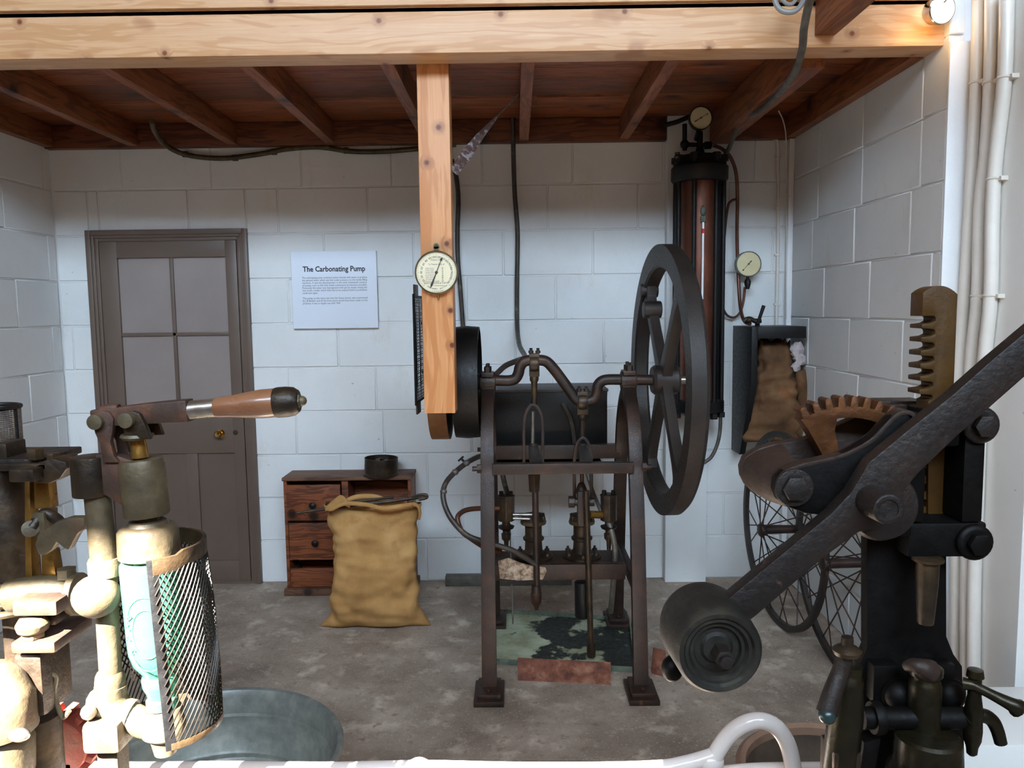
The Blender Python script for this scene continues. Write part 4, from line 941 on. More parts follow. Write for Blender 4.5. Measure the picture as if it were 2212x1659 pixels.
MB().cyl(P(1478, 312, CY), P(1538, 314, CY), .010, n=12).ball(P(1479, 312, CY), .022, n=12).cyl(P(1479, 268, CY), P(1479, 325, CY), .011, n=10).hexa(P(1522, 314, CY), (1, 0, 0), .018, .03).o('top_manifold', 'black', cy)
MB().tube([P(1436, 270, CY), P(1460, 264, CY), P(1480, 256, CY), P(1500, 248, CY)], .011, 10).o('inlet_pipe', 'black', cy)
MB().lathe([(.012, 0), (.016, .012), (.010, .02), (.013, .03), (.0, .034)], P(1463, 344, CY-.06), (0, 0, 1), 10).o('bleed_cock', 'cast', cy)
MB().tube([P(1515, 880, CY), P(1507, 905, CY), P(1500, 940, CY), P(1495, 985, CY+.06), P(1490, 1005, CY+.1)], .014, 10).o('drain_pipe', 'black', cy)
MB().tube([P(1546, 850, CY+.05), P(1556, 900, CY+.08), P(1552, 950, CY+.1), P(1538, 985, CY+.1), P(1520, 1000, CY+.1)], .009, 10).o('return_pipe', 'lead', cy)
tcx = P(1511, 258, 3.66); 
dd, yff = dial('pressure_dial', tcx, .052, 'small shadowed pressure dial on top of the copper carbonator, just under the loft', 'dial2', 'black', 60, depth=.03, ticks=20)
MB().cyl((tcx.x, 3.67, tcx.z-.05), (tcx.x, 3.72, tcx.z-.075), .012, n=10).o('dial_stem', 'black', dd)
MB().tube([P(1541, 314, 3.74), P(1560, 322, 3.74), P(1578, 340, 3.76), P(1590, 375, 3.8), P(1593, 430, 3.85), P(1592, 500, 3.88), P(1594, 580, 3.89), P(1598, 650, 3.86), P(1603, 682, 3.80), P(1610, 696, 3.76), P(1622, 700, 3.74)], .0085, 12).o('copper_pipe', 'copperpipe', None, 'dull copper pipe arching from the carbonator top down beside the small cream dial', 'pipe')
MB().tube([P(1592, 430, 3.86), P(1580, 434, 3.87), P(1572, 448, 3.88), P(1566, 500, 3.9), P(1560, 570, 3.905), P(1557, 640, 3.905), P(1566, 675, 3.905), P(1583, 686, 3.905), P(1598, 676, 3.905), P(1606, 650, 3.905), P(1609, 620, 3.905)], .0062, 10).o('copper_pipe', 'copperpipe', None, 'thin copper pipe looping in a U below the small cream dial', 'pipe')
vt = T('valve', 'small brass needle valve with upright handle on top of the black wall bracket', 'valve', P(1625, 700, 3.74))
MB().tube([P(1606, 694, 3.74), P(1618, 688, 3.74), P(1632, 694, 3.74), P(1644, 693, 3.74)], .011, 10).ball(P(1618, 691, 3.74), .017, n=10).ball(P(1634, 694, 3.74), .014, n=10).cyl(P(1636, 700, 3.74), P(1636, 708, 3.74), .012, n=10).o('valve_body', 'gundark', vt)
MB().cyl(P(1637, 698, 3.72), P(1650, 660, 3.72), .0075, .0085, 10).ball(P(1637, 698, 3.72), .010, n=10).o('handle', 'black', vt)
gd2 = P(1613, 571, 3.88)
d2, yf2 = dial('pressure_dial', gd2, .062, 'small cream pressure dial on the back wall above the black bracket', 'dial2', 'galv', 222, depth=.035, ticks=24, tail=.35)
MB().cyl((gd2.x, 3.86, gd2.z-.055), (gd2.x, 3.86, gd2.z-.075), .008, n=8).lathe([(.010, 0), (.016, -.012), (.015, -.03), (.009, -.05), (0, -.05)], (gd2.x, 3.86, gd2.z-.072), (0, 0, 1), 12).o('dial_connector', 'black', d2)
# thin conduits in the corner
t = T('thin_conduit', 'thin painted conduit clipped up the back wall near the right corner', 'pipe', P(1680, 700, 3.93))
pc = [P(1673, 300, 3.92), P(1679, 312, 3.925), P(1681, 400, 3.928), P(1680, 550, 3.928), P(1677, 706, 3.928), P(1676, 900, 3.928)]
MB().tube(pc, .008, 10).o('pipe', 'conduit', t)
for y in (337, 449, 550, 657): p = P(1681-(y-300)*.01, y, 3.925); MB().box(p-V((.012, .004, .005)), p+V((.018, .012, .005))).o('pipe_clip', 'conduit', t, bevel=.001)
MB().tube([P(1682, 240, 3.7), P(1692, 262, 3.8), P(1698, 300, 3.89), P(1699, 400, 3.895), P(1699, 690, 3.895)], .003, 8).o('thin_wire', 'conduit', None, 'thin painted wire running up the white casing in the right corner', 'wire')

# ================================================================== BRACKET and canvas bag
bx0 = P(1582, 850, 3.93).x; bY = PX(1622, 740, bx0+.0).y
bY = 3.62
bz1 = P(1640, 706, bY).z; bx1 = P(1742, 718, bY).x
br = T('wall_bracket', 'black painted wooden wall bracket with tapering side board, right of the flywheel', 'bracket', (bx0, 3.93, P(1590, 975, 3.8).z))
zlow = P(1588, 978, 3.84).z
side = [V((bx0, 3.935, bz1)), V((bx0, bY, bz1)), V((bx0, bY, bz1-.27)), V((bx0, bY+.17, zlow)), V((bx0, 3.935, zlow))]
MB().prism(side, (.028, 0, 0)).o('side_board', 'black', br, bevel=.002)
MB().box((bx0+.028, bY, bz1-.055), (bx1, 3.935, bz1)).o('top_board', 'black', br, bevel=.003)
bc = P(1677, 955, 3.74); bh = P(1670, 738, 3.74).z-bc.z
bag = T('canvas_bag', 'crumpled brown canvas bag hanging under the black wall bracket', 'bag', V((bc.x, 3.76, bc.z)))
sackmesh('bag_body', 'canvas', .34, .15, .17, bh, .17, V((bc.x-.01, 3.76, bc.z)), '', '', nz=44, na=60, lean=-.02, ears=-.03, seed=11, amp=.028).o('bag_body', 'canvas', bag, ang=180)
MB().tube([P(1728, 800, 3.70), P(1736, 850, 3.70), P(1738, 900, 3.72), P(1728, 940, 3.74)], lambda t: .024+.01*math.sin(t*3), 10).o('bag_fold', 'canvas', bag, ang=180)
MB().tube([P(1733, 830, 3.68), P(1745, 832, 3.68), P(1752, 845, 3.68), P(1750, 862, 3.68)], .003, 6).o('string', 'burlap', bag)
mb = MB()
random.seed(3)
for (x, y, r_) in ((1722, 755, .030), (1728, 775, .026), (1720, 792, .020)):
    n0 = len(mb.v); c = P(x, y, 3.68); mb.ball(c, r_, (1, .8, 1.2), 12)
    for q in range(n0, len(mb.v)): d = mb.v[q]-c; mb.v[q] = c+d*(1+.55*mnoise.noise(d*70+c*9))
mb.o('crumpled_paper', 'paper', None, 'crumpled grey paper stuffed beside the canvas bag under the bracket', 'paper', ang=5)

# ================================================================== CART WHEELS
def cartwheel(c, Rr, lab):
    nrm = V((.997, .07, 0)).normalized(); u = V((-.07, .997, 0)); k_ = V((0, 0, 1))
    t = T('cart_wheel', lab, 'wheel', V((c.x, c.y, 0)), 'wire spoked wheels by the right wall')
    MB().lathe([(Rr, -.010), (Rr, .010), (Rr-.006, .013), (Rr-.026, .010), (Rr-.026, -.010), (Rr-.006, -.013)], c, nrm, 72, True).o('rim', 'castgrey', t)
    MB().lathe([(.020, -.10), (.028, -.095), (.028, -.08), (.018, -.07), (.018, .07), (.028, .08), (.028, .095), (.02, .10)], c, nrm, 20).o('hub', 'cast', t)
    for i in range(28):
        a = 2*PI*i/28; sd = 1 if i % 2 else -1; a2 = a+(.55 if (i//2) % 2 else -.55)
        p0 = c+nrm*(.085*sd)+(u*math.cos(a2)+k_*math.sin(a2))*.024
        p1 = c+(u*math.cos(a)+k_*math.sin(a))*(Rr-.02)
        MB().cyl(p0, p1, .0028, n=6).o('spoke', 'cast', t)
    return t
cartwheel(V((1.150, 3.33, .43)), .43, 'farther of the two wire spoked wheels leaning by the right wall, nearest the flywheel')
cartwheel(V((1.24, 2.87, .43)), .43, 'nearer of the two wire spoked wheels, half hidden behind the black press')

# ================================================================== GALVANISED TUB, COPPER TUB
tcn = V((-.80, 1.84, 0))
tub = T('galvanised_tub', 'round grey galvanised tub with ribbed inside on the floor in the foreground', 'tub', tcn)
zr_ = .30; Rt = .345
prof = [(.27, .0), (.285, .004), (.33, zr_-.02), (.335, zr_-.012), (.345, zr_-.006), (.352, zr_), (.346, zr_+.007), (.336, zr_+.004), (.328, zr_-.01), (.322, zr_-.06), (.316, zr_-.066), (.316, zr_-.078), (.312, zr_-.085), (.300, zr_-.16), (.294, zr_-.166), (.294, zr_-.178), (.288, zr_-.185), (.272, .016), (0, .014)]
MB().lathe(prof, tcn, (0, 0, 1), 72).o('tub_wall', 'galv', tub)
for a in (R(140), R(-40)):
    p = tcn+V((.335*math.cos(a), .335*math.sin(a), zr_-.05)); d = V((-math.sin(a), math.cos(a), 0)); o_ = V((math.cos(a), math.sin(a), 0))
    MB().tube([p-d*.06, p-d*.05+o_*.03-V((0, 0, .01)), p+o_*.04-V((0, 0, .03)), p+d*.05+o_*.03-V((0, 0, .01)), p+d*.06], .006, 8).o('tub_handle', 'galv', tub)
cpn = V((.735, 1.74, 0))
ct = T('copper_tub', 'round brown copper tub on the floor behind the white hoop', 'tub', cpn)
MB().lathe([(.15, 0), (.16, .004), (.20, .20), (.210, .285), (.200, .285), (.19, .2), (.150, .014), (0, .012)], cpn, (0, 0, 1), 56).o('tub_wall', 'tubinside', ct)
MB().lathe([(.210, .28), (.220, .292), (.221, .304), (.210, .312), (.198, .305), (.198, .285)], cpn, (0, 0, 1), 56, True).o('tub_rim', 'coppertub', ct)

# ================================================================== WHITE PIPE RAIL
yr = 1.30
rl = T('pipe_rail', 'glossy white painted pipe rail across the bottom edge of the picture', 'rail', (0, yr, 0))
MB().tube([P(x, y, yr) for x, y in ((-60, 1668), (110, 1662), (300, 1664), (500, 1662), (700, 1664), (900, 1660), (1100, 1664), (1300, 1664), (1420, 1660), (1480, 1650), (1530, 1636), (1548, 1628))], .0140, 14).o('rail_pipe', 'pinkwhite', rl)
MB().tube([P(x, y, yr) for x, y in ((1540, 1640), (1556, 1612), (1580, 1582), (1612, 1562), (1645, 1557), (1676, 1570), (1698, 1600), (1710, 1640), (1716, 1690), (1722, 1760), (1724, 1850))], .0145, 14).o('rail_hoop', 'pinkwhite', rl)
MB().tube([P(x, y, yr+.03) for x, y in ((1540, 1672), (1640, 1664), (1780, 1662), (1900, 1662), (2000, 1676), (2120, 1690))], .013, 14).o('rail_pipe', 'pinkwhite', rl)
for x, y in ((905, 1660), (1535, 1645)):
    MB().ball(P(x, y, yr), .0185, (1.3, 1, 1), 14).o('rail_joint', 'pinkwhite', rl)
q = P(1724, 1850, yr)
for x in (P(-40, 1668, yr).x, P(620, 1664, yr).x): MB().cyl((x, yr, 0), (x, yr, P(620, 1668, yr).z), .013, n=14).o('rail_post', 'pinkwhite', rl)
MB().cyl((q.x, yr, 0), (q.x, yr, q.z), .0145, n=14).o('rail_post', 'pinkwhite', rl)

# ================================================================== RIGHT HAND PRESS
def z7(x, y, Y): return P(1540+x/2.8125, 560+y/2.8125, Y)
def z6(x, y, Y): return P(1380+x*.37613, 1100+y*.37613, Y)
def zb_(x, y, Y): return P(1700+x/4.32, 1350+y/4.32, Y)
F = 1.08
pbx = P(1965, 1600, 1.16).x
press = T('rack_press', 'large black and brown iron bottling press with toothed rack, in the right foreground', 'machine', (pbx, 1.16, 0))
# column with flared foot carried down to the floor
col = [P(1872, 1140, 1.12), P(1872, 1400, 1.12), P(1856, 1440, 1.12), P(1850, 1760, 1.12), P(2088, 1760, 1.12), P(2080, 1440, 1.12), P(2062, 1415, 1.12), P(2046, 1375, 1.12), P(2046, 1140, 1.12)]
MB().prism([P(1925, 1150, 1.14), P(1925, 1760, 1.14), P(2040, 1760, 1.14), P(2040, 1150, 1.14)], (0, .09, 0)).o('column_rib', 'pressblack', press, bevel=.004)
MB().prism(col, (0, .022, 0)).o('column', 'pressblack', press, bevel=.004)
MB().box((pbx-.09, 1.08, 0), (pbx+.09, 1.27, P(1950, 1755, 1.12).z+.001)).box((pbx-.15, 1.0, 0), (pbx+.15, 1.35, .03)).o('pedestal', 'pressblack', press, bevel=.006)
# head frame round the rack
def box7(x0, y0, x1, y1, Ya, Yb): 
    a = z7(x0, y1, Ya); b = z7(x1, y0, Ya); return (V((a.x, Ya, a.z)), V((b.x, Yb, b.z)))
mb = MB()
mb.box(*box7(1185, 940, 1310, 1602, F, 1.24)); mb.box(*box7(1510, 940, 1668, 1602, F, 1.24)); mb.box(*box7(1185, 1600, 1668, 1815, F, 1.24)); mb.box(*box7(1400, 940, 1510, 1140, F, 1.24))
mb.o('head_casting', 'pressblack', press, bevel=.005)
MB().box(*box7(1310, 1140, 1510, 1600, 1.22, 1.24)).o('head_back', 'pressblack', press)
# rack
ra, rb = z7(1310, 900, 1.13), z7(1475, 900, 1.13)
ztop = z7(1390, 160, 1.13).z; zbot = z7(1390, 1600, 1.13).z
mb = MB(); n_ = 10
xa, xb = z7(1345, 600, 1.13).x, z7(1472, 600, 1.13).x; xt = z7(1262, 600, 1.13).x
xe = z7(1318, 600, 1.13).x
arc = [V((xa+(xb-xa)*(.5-.5*math.cos(PI*i/n_)) if False else xt+(xb-xt)*i/n_, 1.13, ztop-.020*(1-math.sin(PI*(.12+.80*i/n_))**.7) )) for i in range(n_+1)]
zs = [z7(1300, y, 1.13).z for y in (345, 388, 425, 468, 508, 548, 590, 628, 670, 705, 745, 785, 825, 862)]
# profile: solid top, then notches
pts = arc+[V((xb, 1.13, zbot)), V((xa, 1.13, zbot))]
cur = []
zz = zs
pts2 = [V((xt, 1.13, zz[0]))]
for k in range(0, len(zz)-1, 2):
    # notch between zz[k] and zz[k+1]
    pts2 += [V((xe+.004, 1.13, zz[k])), V((xa, 1.13, zz[k]-.003)), V((xa, 1.13, zz[k+1]+.003)), V((xe, 1.13, zz[k+1]+.0))]
    if k+2 < len(zz): pts2 += [V((xt, 1.13, zz[k+1]-.0015)), V((xt, 1.13, zz[k+2]+.0015))]
pts3 = list(reversed(pts2))
MB().prism(pts+pts3, (0, .035, 0)).o('rack', 'rackbrass', press, bevel=.0015)
for k in range(12):
    z_ = zbot+.01+k*.0235
    if z_ < zz[-1]-.03: MB().prism([V((xa, 1.135, z_)), V((xa-.020, 1.135, z_+.003)), V((xa-.020, 1.135, z_+.009)), V((xa, 1.135, z_+.013))], (0, .028, 0)).o('rack_tooth', 'rackbrass', press)
# cheeks
ck = [(375, 1400), (385, 1335), (430, 1288), (520, 1252), (640, 1226), (760, 1195), (860, 1150), (960, 1085), (1030, 1010), (1080, 960), (1130, 932), (1185, 940), (1215, 975), (1215, 1690), (1080, 1690), (930, 1640), (860, 1590), (700, 1562), (560, 1545), (450, 1505), (400, 1465)]
front = [z7(x, y, F) for x, y in ck]
MB().prism(front, (0, .022, 0)).o('front_cheek', 'pressblack', press, bevel=.004)
rear = [z7(x, y, 1.185) for x, y in ((178, 1320), (172, 1265), (195, 1205), (262, 1160), (290, 1145), (380, 1120), (560, 1092), (640, 1060), (720, 1022), (800, 990), (900, 942), (960, 916), (1040, 888), (1190, 885), (1190, 1300), (700, 1480), (330, 1465), (250, 1420), (205, 1375))]
MB().prism(rear, (0, .022, 0)).o('rear_cheek', 'presslit', press, bevel=.004)
# top edges of the cheeks, their top light painted in lighter brown
top = [z7(x, y, F+.012) for x, y in ck[1:13]]
for d_ in (0,): MB().bar([p+V((0, d_, .0015)) for p in top], (0, 1, 0), .0125, .003, k=4).o('cheek_rim', 'presslit', press, bevel=.001)
bcn = z7(462, 1385, F); br_ = .040
eh = [z7(x, y, F+.022) for x, y in ((408, 1475), (384, 1440), (374, 1400), (377, 1350), (395, 1315), (430, 1285), (520, 1250), (520, 1530), (450, 1505))]
er = [z7(x, y, 1.184) for x, y in ((250, 1420), (205, 1375), (178, 1320), (172, 1265), (195, 1205), (262, 1160), (420, 1112), (520, 1490), (330, 1465))]
MB().add(eh+er, [tuple(range(9)), tuple(range(9, 18))[::-1]]+[(i, 9+i, 9+(i+1) % 9, (i+1) % 9) for i in range(9)]).o('end_housing', 'presslit', press, bevel=.003, ang=60)
MB().hexa(bcn+V((.006, .004, 0)), (0, -1, 0), .0185, .018).lathe([(.027, 0), (.027, .006), (.018, .006)], bcn+V((.006, .0, 0)), (0, -1, 0), 24).o('pivot_bolt', 'pressbrown', press, bevel=.002)
# filler slab between cheeks lower part
lowpts = [z7(x, y, F+.022) for x, y in ((430, 1440), (900, 1420), (1200, 1300), (1200, 1560), (900, 1560), (520, 1520))]
MB().prism(lowpts, (0, .103, 0)).o('cheek_web', 'pressblack', press)
# sector gear
sc_ = z7(785, 1430, 1.155); RS = 617/2.8125/FPX*1.155
sg = MB()
def pol(r_, a): return V((sc_.x+r_*math.sin(a), 1.14, sc_.z+r_*math.cos(a)))
outer = []
for k in range(8):
    a = R(-27+k*7.6)
    for da, rr in ((-3.8, .90), (-2.3, .90), (-1.7, .985), (-.8, 1.0), (.8, 1.0), (1.7, .985), (2.3, .90)): outer.append(pol(RS*rr, a+R(da)))
inner = [pol(RS*.79, R(30-i*4)) for i in range(10)]
arm = [pol(RS*.79, R(-8)), pol(RS*.68, R(-11)), pol(RS*.2, R(-8)), pol(RS*.1, R(-30)), pol(RS*.45, R(-30)), pol(RS*.8, R(-30)), pol(RS*.9, R(-31))]
MB().prism(outer+inner+arm, (0, .030, 0)).o('sector_gear', 'sector', press, bevel=.0012)
# hub and lever
hub = z7(985, 1475, F)
MB().lathe([(.050, 0), (.050, .02), (.046, .030), (.0, .030)], hub, (0, -1, 0), 36).o('hub_boss', 'pressbrown', press, bevel=.002)
h2 = z7(1068, 1520, .99)
MB().cyl(V((h2.x-.003, F-.02, h2.z+.001)), h2, .0225, .0205, 28).lathe([(.0205, 0), (.0190, .002), (.0125, .002), (.0115, -.001), (.003, -.001), (0, .001)], h2, (0, -1, 0), 28).o('hub_pin', 'pressbrown', press, bevel=.001)
Lv = 1.035
lv = [P(x, y, Lv) for x, y in ((1565, 1301), (1588, 1281), (1797, 1108), (1840, 1062), (1878, 998), (1967, 925), (2056, 855), (2144, 777), (2212, 720), (2330, 622), (2362, 692), (2212, 816), (2127, 891), (2066, 944), (1985, 1022), (1955, 1058), (1950, 1110), (1900, 1140), (1856, 1150), (1780, 1205), (1632, 1332), (1605, 1352))]
MB().prism(lv, (0, .026, 0)).o('lever', 'pressbrown', press, bevel=.003)
wf = P(1548, 1400, 1.0); wbk = P(1528, 1358, 1.055)
rf = 97/FPX*1.0; wc = V((wf.x, .985, wf.z))
MB().lathe([(0, .012), (.018, .012), (.022, .016), (.030, .016), (.032, .010), (.036, .010), (.040, .004), (.044, .004), (.047, .0), (.053, -.001), (rf, .006), (rf+.005, .085), (rf+.001, .105), (0, .105)], wc, (0, 1, 0), 64).o('counterweight', 'weight', press)
MB().hexa(wc+V((.004, .014, -.004)), (0, -1, 0), .0135, .028).cyl(wc+V((.004, .013, -.004)), wc+V((.004, -.022, -.004)), .0085, n=14).o('weight_bolt', 'pressbrown', press, bevel=.001)
MB().ball(P(1452, 1444, 1.08), .016, (1, 1, 1.2), 14).o('weight_knob', 'pressblack', press)
mb = MB()
for (x, y) in ((1636, 1005), (1600, 1715)):
    c = z7(x-20, y, F); mb = MB().lathe([(.026, 0), (.026, .006), (.021, .010), (.016, .010)], c, (0, -1, 0), 24).hexa(c+V((0, -.009, 0)), (0, -1, 0), .0165, .012); mb.o('head_bolt', 'pressbrown' if y < 1200 else 'pressblack', press, bevel=.002)
# back top plate seen behind the rack foot
MB().box(V((z7(990, 880, 1.2).x, 1.2, z7(1100, 905, 1.2).z)), V((z7(1300, 880, 1.2).x, 1.25, z7(1100, 862, 1.2).z))).o('top_plate', 'pressbrown', press, bevel=.002)
# plunger
pt0 = z6(1650, 285, 1.07)
MB().lathe([(.021, 0), (.021, -.004), (.0155, -.006), (.0148, -.04), (.0112, -.093), (.0105, -.096), (0, -.096)], V((pt0.x+.005, 1.075, pt0.z)), (0, 0, 1), 24).o('plunger', 'gundark', press)
# lower works: bolts, bosses, cross pipe and taps
MB().box(*[f(v) for f, v in ((lambda v: v, V((zb_(785, 720, 1.1).x, 1.095, zb_(785, 720, 1.1).z))), (lambda v: v, V((zb_(1040, 365, 1.1).x, 1.125, zb_(1040, 365, 1.1).z))))]).o('clamp_block', 'pressblack', press, bevel=.003)
MB().box(V((zb_(1240, 720, 1.1).x, 1.095, zb_(785, 560, 1.1).z)), V((zb_(1560, 365, 1.1).x, 1.125, zb_(1040, 365, 1.1).z))).o('clamp_block', 'pressblack', press, bevel=.003)
for x in (1040, 1520):
    c = zb_(x, 650, 1.09); MB().ball(c, .0215, (1, .9, 1), 20).cyl(c, c+V((0, .02, 0)), .024, n=24).o('dome_bolt', 'pressblack', press)
cp = zb_(1290, 560, 1.06)
MB().lathe([(.0215, -.10), (.0215, 0), (.020, .006), (.018, .010), (.018, .014), (.022, .016), (.0225, .026), (.016, .031), (0, .032)], cp, (0, 0, 1), 32).o('centre_boss', 'tapdark', press)
MB().tube([zb_(1110, 385, 1.06), zb_(1180, 375, 1.05), zb_(1260, 400, 1.045), zb_(1330, 430, 1.05)], lambda t: .007+.009*t, 12).o('boss_lever', 'presslit', press)
a, b = zb_(700, 850, 1.06), zb_(1700, 870, 1.06)
MB().cyl(V((a.x, 1.06, b.z+.002)), b, .0155, n=20).lathe([(.022, 0), (.024, .006), (.022, .014)], V((zb_(790, 850, 1.06).x, 1.06, b.z+.002)), (1, 0, 0), 20).o('cross_pipe', 'pressblack', press)
# bottle seat under the pipe
st_ = zb_(1285, 985, 1.05); st_.y = 1.04
MB().lathe([(.0, 0), (.039, 0), (.043, -.004), (.044, -.045), (.052, -.055), (.054, -.07), (.05, -.12), (.03, -.2), (0, -.2)], st_, (0, 0, 1), 48).o('bottle_seat', 'tapdark', press)
# right tap
tp = T('brass_tap', 'dark brass tap with a lever handle and curved spout at the far right', 'tap', zb_(1740, 1080, 1.05))
MB().lathe([(.004, -.058), (.007, -.055), (.008, -.045), (.0115, -.035), (.0125, -.02), (.0115, 0), (.013, .004), (.0105, .02), (.009, .03), (.0085, .056), (.0115, .058), (.010, .068), (0, .070)], zb_(1740, 850, 1.05), (0, 0, 1), 20).o('tap_body', 'tapdark', tp)
MB().cyl(V((b.x-.002, 1.055, b.z)), zb_(1740, 860, 1.05), .0135, n=16).o('tap_neck', 'tapdark', tp)
MB().tube([zb_(1745, 840, 1.05), zb_(1850, 850, 1.05), zb_(1920, 900, 1.05), zb_(1965, 990, 1.05), zb_(1995, 1100, 1.05)], lambda t: .0105-.002*t, 14).o('spout', 'tapdark', tp)
MB().tube([zb_(1640, 545, 1.05), zb_(1720, 560, 1.045), zb_(1800, 595, 1.04), zb_(1950, 670, 1.03), zb_(2100, 745, 1.02), zb_(2150, 775, 1.02)], lambda t: .009-.004*math.sin(t*PI)+.004*t, 12).ball(zb_(2165, 772, 1.02), .004, n=8).o('tap_handle', 'tapdark', tp)
# left tap column
lt_ = T('filling_tap', 'dark brass filling valve with a long brown lever at the left foot of the press', 'tap', zb_(560, 1200, 1.03))
MB().lathe([(.021, -.135), (.0235, -.10), (.0235, -.02), (.019, .022), (.019, .03), (.016, .034), (.016, .05), (0, .052)], zb_(560, 700, 1.03), V((.07, 0, 1)), 28).o('valve_barrel', 'tapdark', lt_)
MB().box(V((zb_(380, 1280, 1.03).x, 1.01, zb_(380, 1500, 1.03).z)), V((zb_(640, 1200, 1.03).x, 1.06, zb_(380, 1120, 1.03).z))).o('valve_foot', 'gundark', lt_, bevel=.005)
MB().tube([zb_(560, 250, 1.0), zb_(500, 430, 1.0), zb_(430, 620, .995), zb_(370, 820, .99)], lambda t: .010+.004*t, 14).o('long_lever', 'pressbrown', lt_)
MB().lathe([(.006, -.005), (.017, -.004), (.019, .002), (.014, .006), (.008, .009), (.0075, .020), (0, .022)], zb_(560, 245, 1.0), (0, 0, 1), 20).o('lever_cap', 'gundark', lt_)
MB().ball(zb_(375, 845, .985), .0115, n=14).o('lever_knob', 'teal', lt_)
MB().prism([zb_(720, 1100, 1.06), zb_(880, 1060, 1.06), zb_(800, 1500, 1.06), zb_(660, 1500, 1.06)], (0, .03, 0)).o('valve_strut', 'pressblack', lt_, bevel=.002)

# ================================================================== LEFT HAND FILLER, on a bench below the picture
bench = T('work_bench', 'wooden bench under the brass filling machines, below the left foreground', 'bench', (-.9, .8, 0))
MB().box((-1.6, .5, .56), (-.25, 1.12, .60)).o('bench_top', 'benchtop', bench, bevel=.004)
for x in (-1.55, -.32):
    for y in (.55, 1.05): MB().box((x-.03, y-.03, 0), (x+.03, y+.03, .56)).o('leg', 'oldwood', bench, bevel=.003)
BT = .60
FY = .86
def B(x, y, Y=FY): return P(x, y, Y)
fil = T('bottle_filler', 'old gunmetal hand filling machine with wooden lever handle at the left', 'machine', (B(215, 1650).x, FY, BT))
ps = B(205, 1060); pe = B(232, 1500)
px_ = (ps.x+pe.x)/2
def tilt(x0, y0, x1, y1, Y=FY): return B(x0, y0, Y), B(x1, y1, Y)
a, b = tilt(209, 1060, 226, 1215); MB().cyl(a, b, .0137, .0145, 24).o('upper_pipe', 'gun', fil)
a, b = tilt(226, 1205, 228, 1245); MB().lathe([(.0150, 0), (.0175, .002), (.0180, .018), (.0165, .022), (.014, .022)], b, (a-b), 24).o('collar', 'gun', fil)
a, b = tilt(227, 1240, 240, 1470); MB().cyl(a, b, .0125, .0120, 24).o('lower_pipe', 'gun', fil)
MB().ball(B(208, 1288, FY-.012), .0262, (1, .9, .92), 24).o('ball_joint', 'gun', fil)
a, b = tilt(237, 1448, 239, 1490); MB().lathe([(.012, 0), (.0155, .002), (.0165, .010), (.0155, .018), (.0135, .022)], b, (a-b), 24).o('collar', 'gun', fil)
MB().tube([B(239, 1480), B(240, 1510), B(255, 1535), B(285, 1545)], .0175, 18).ball(B(220, 1520, FY-.005), .018, (1, .7, 1.1), 16).o('elbow', 'gun', fil)
MB().box(V((B(208, 1600).x, FY-.03, B(0, 1602).z)), V((B(282, 1540).x, FY+.02, B(250, 1538).z))).o('base_block', 'gun', fil, bevel=.006)
MB().box(V((B(218, 1600).x, FY-.012, BT)), V((B(260, 1540).x, FY+.016, B(250, 1590).z))).o('stand', 'gun', fil, bevel=.004)
MB().cyl((B(240, 1600).x, FY, BT), (B(240, 1600).x, FY, BT+.012), .06, n=32).o('stand_foot', 'gundark', fil, bevel=.003)
MB().ball(B(192, 1538, FY-.02), .009, n=12).o('drain_knob', 'steel', fil)
# clamp sleeve, web, barrel
a, b = B(194, 985), B(200, 1070)
MB().cyl(b, a, .0205, .0205, 28).o('clamp_sleeve', 'gundark', fil, bevel=.002)
web = [B(x, y, FY-.008) for x, y in ((212, 985), (232, 975), (250, 985), (262, 985), (262, 1095), (285, 1110), (262, 1092), (228, 1068))]
web = [B(x, y, FY-.01) for x, y in ((205, 980), (255, 985), (300, 1000), (300, 1118), (250, 1085), (222, 1068), (205, 1066))]
MB().prism(web, (0, .02, 0)).o('bracket_web', 'rustgun', fil, bevel=.003)
a, b = B(304, 985), B(318, 1112)
MB().lathe([(.0235, 0), (.0245, .002), (.0245, .058), (.0225, .064), (.0115, .064)], b, (a-b), 32).o('barrel', 'gun', fil)
# clevis upright on the left, and link
cl = [B(x, y, FY-.014) for x, y in ((196, 905), (203, 893), (218, 887), (236, 890), (245, 905), (243, 930), (238, 955), (246, 985), (258, 1000), (222, 1000), (215, 960), (204, 935))]
MB().prism(cl, (0, .008, 0)).o('clevis_arm', 'rustgun', fil, bevel=.002)
MB().prism([p+V((.006, .022, 0)) for p in cl], (0, .008, 0)).o('clevis_arm', 'rustgun', fil, bevel=.002)
a = B(209, 911, FY-.014); MB().cyl(a+V((0, -.006, 0)), a+V((0, .04, 0)), .0085, n=20).o('pivot_pin', 'gun', fil, bevel=.001)
lk = [B(x, y, FY-.017) for x, y in ((262, 905), (270, 893), (285, 888), (300, 893), (312, 915), (325, 950), (262, 950), (268, 935), (262, 920))]
for dy in (0, .03): MB().prism([p+V((0, dy, 0)) for p in lk], (0, .008, 0)).o('link_plate', 'gundark', fil, bevel=.002)
a = B(277, 907, FY-.017); MB().cyl(a+V((0, -.008, 0)), a+V((0, .046, 0)), .0085, n=20).o('pivot_pin', 'gun', fil, bevel=.001)
a = B(297, 948, FY-.002); MB().lathe([(.0, 0), (.0155, 0), (.018, .003), (.0165, .006), (0, .006)], a, (0, 0, 1), 28).o('pressure_disc', 'gun', fil)
MB().cyl(B(298, 950), B(303, 988), .0085, .0095, 20).o('spindle', 'brass', fil)
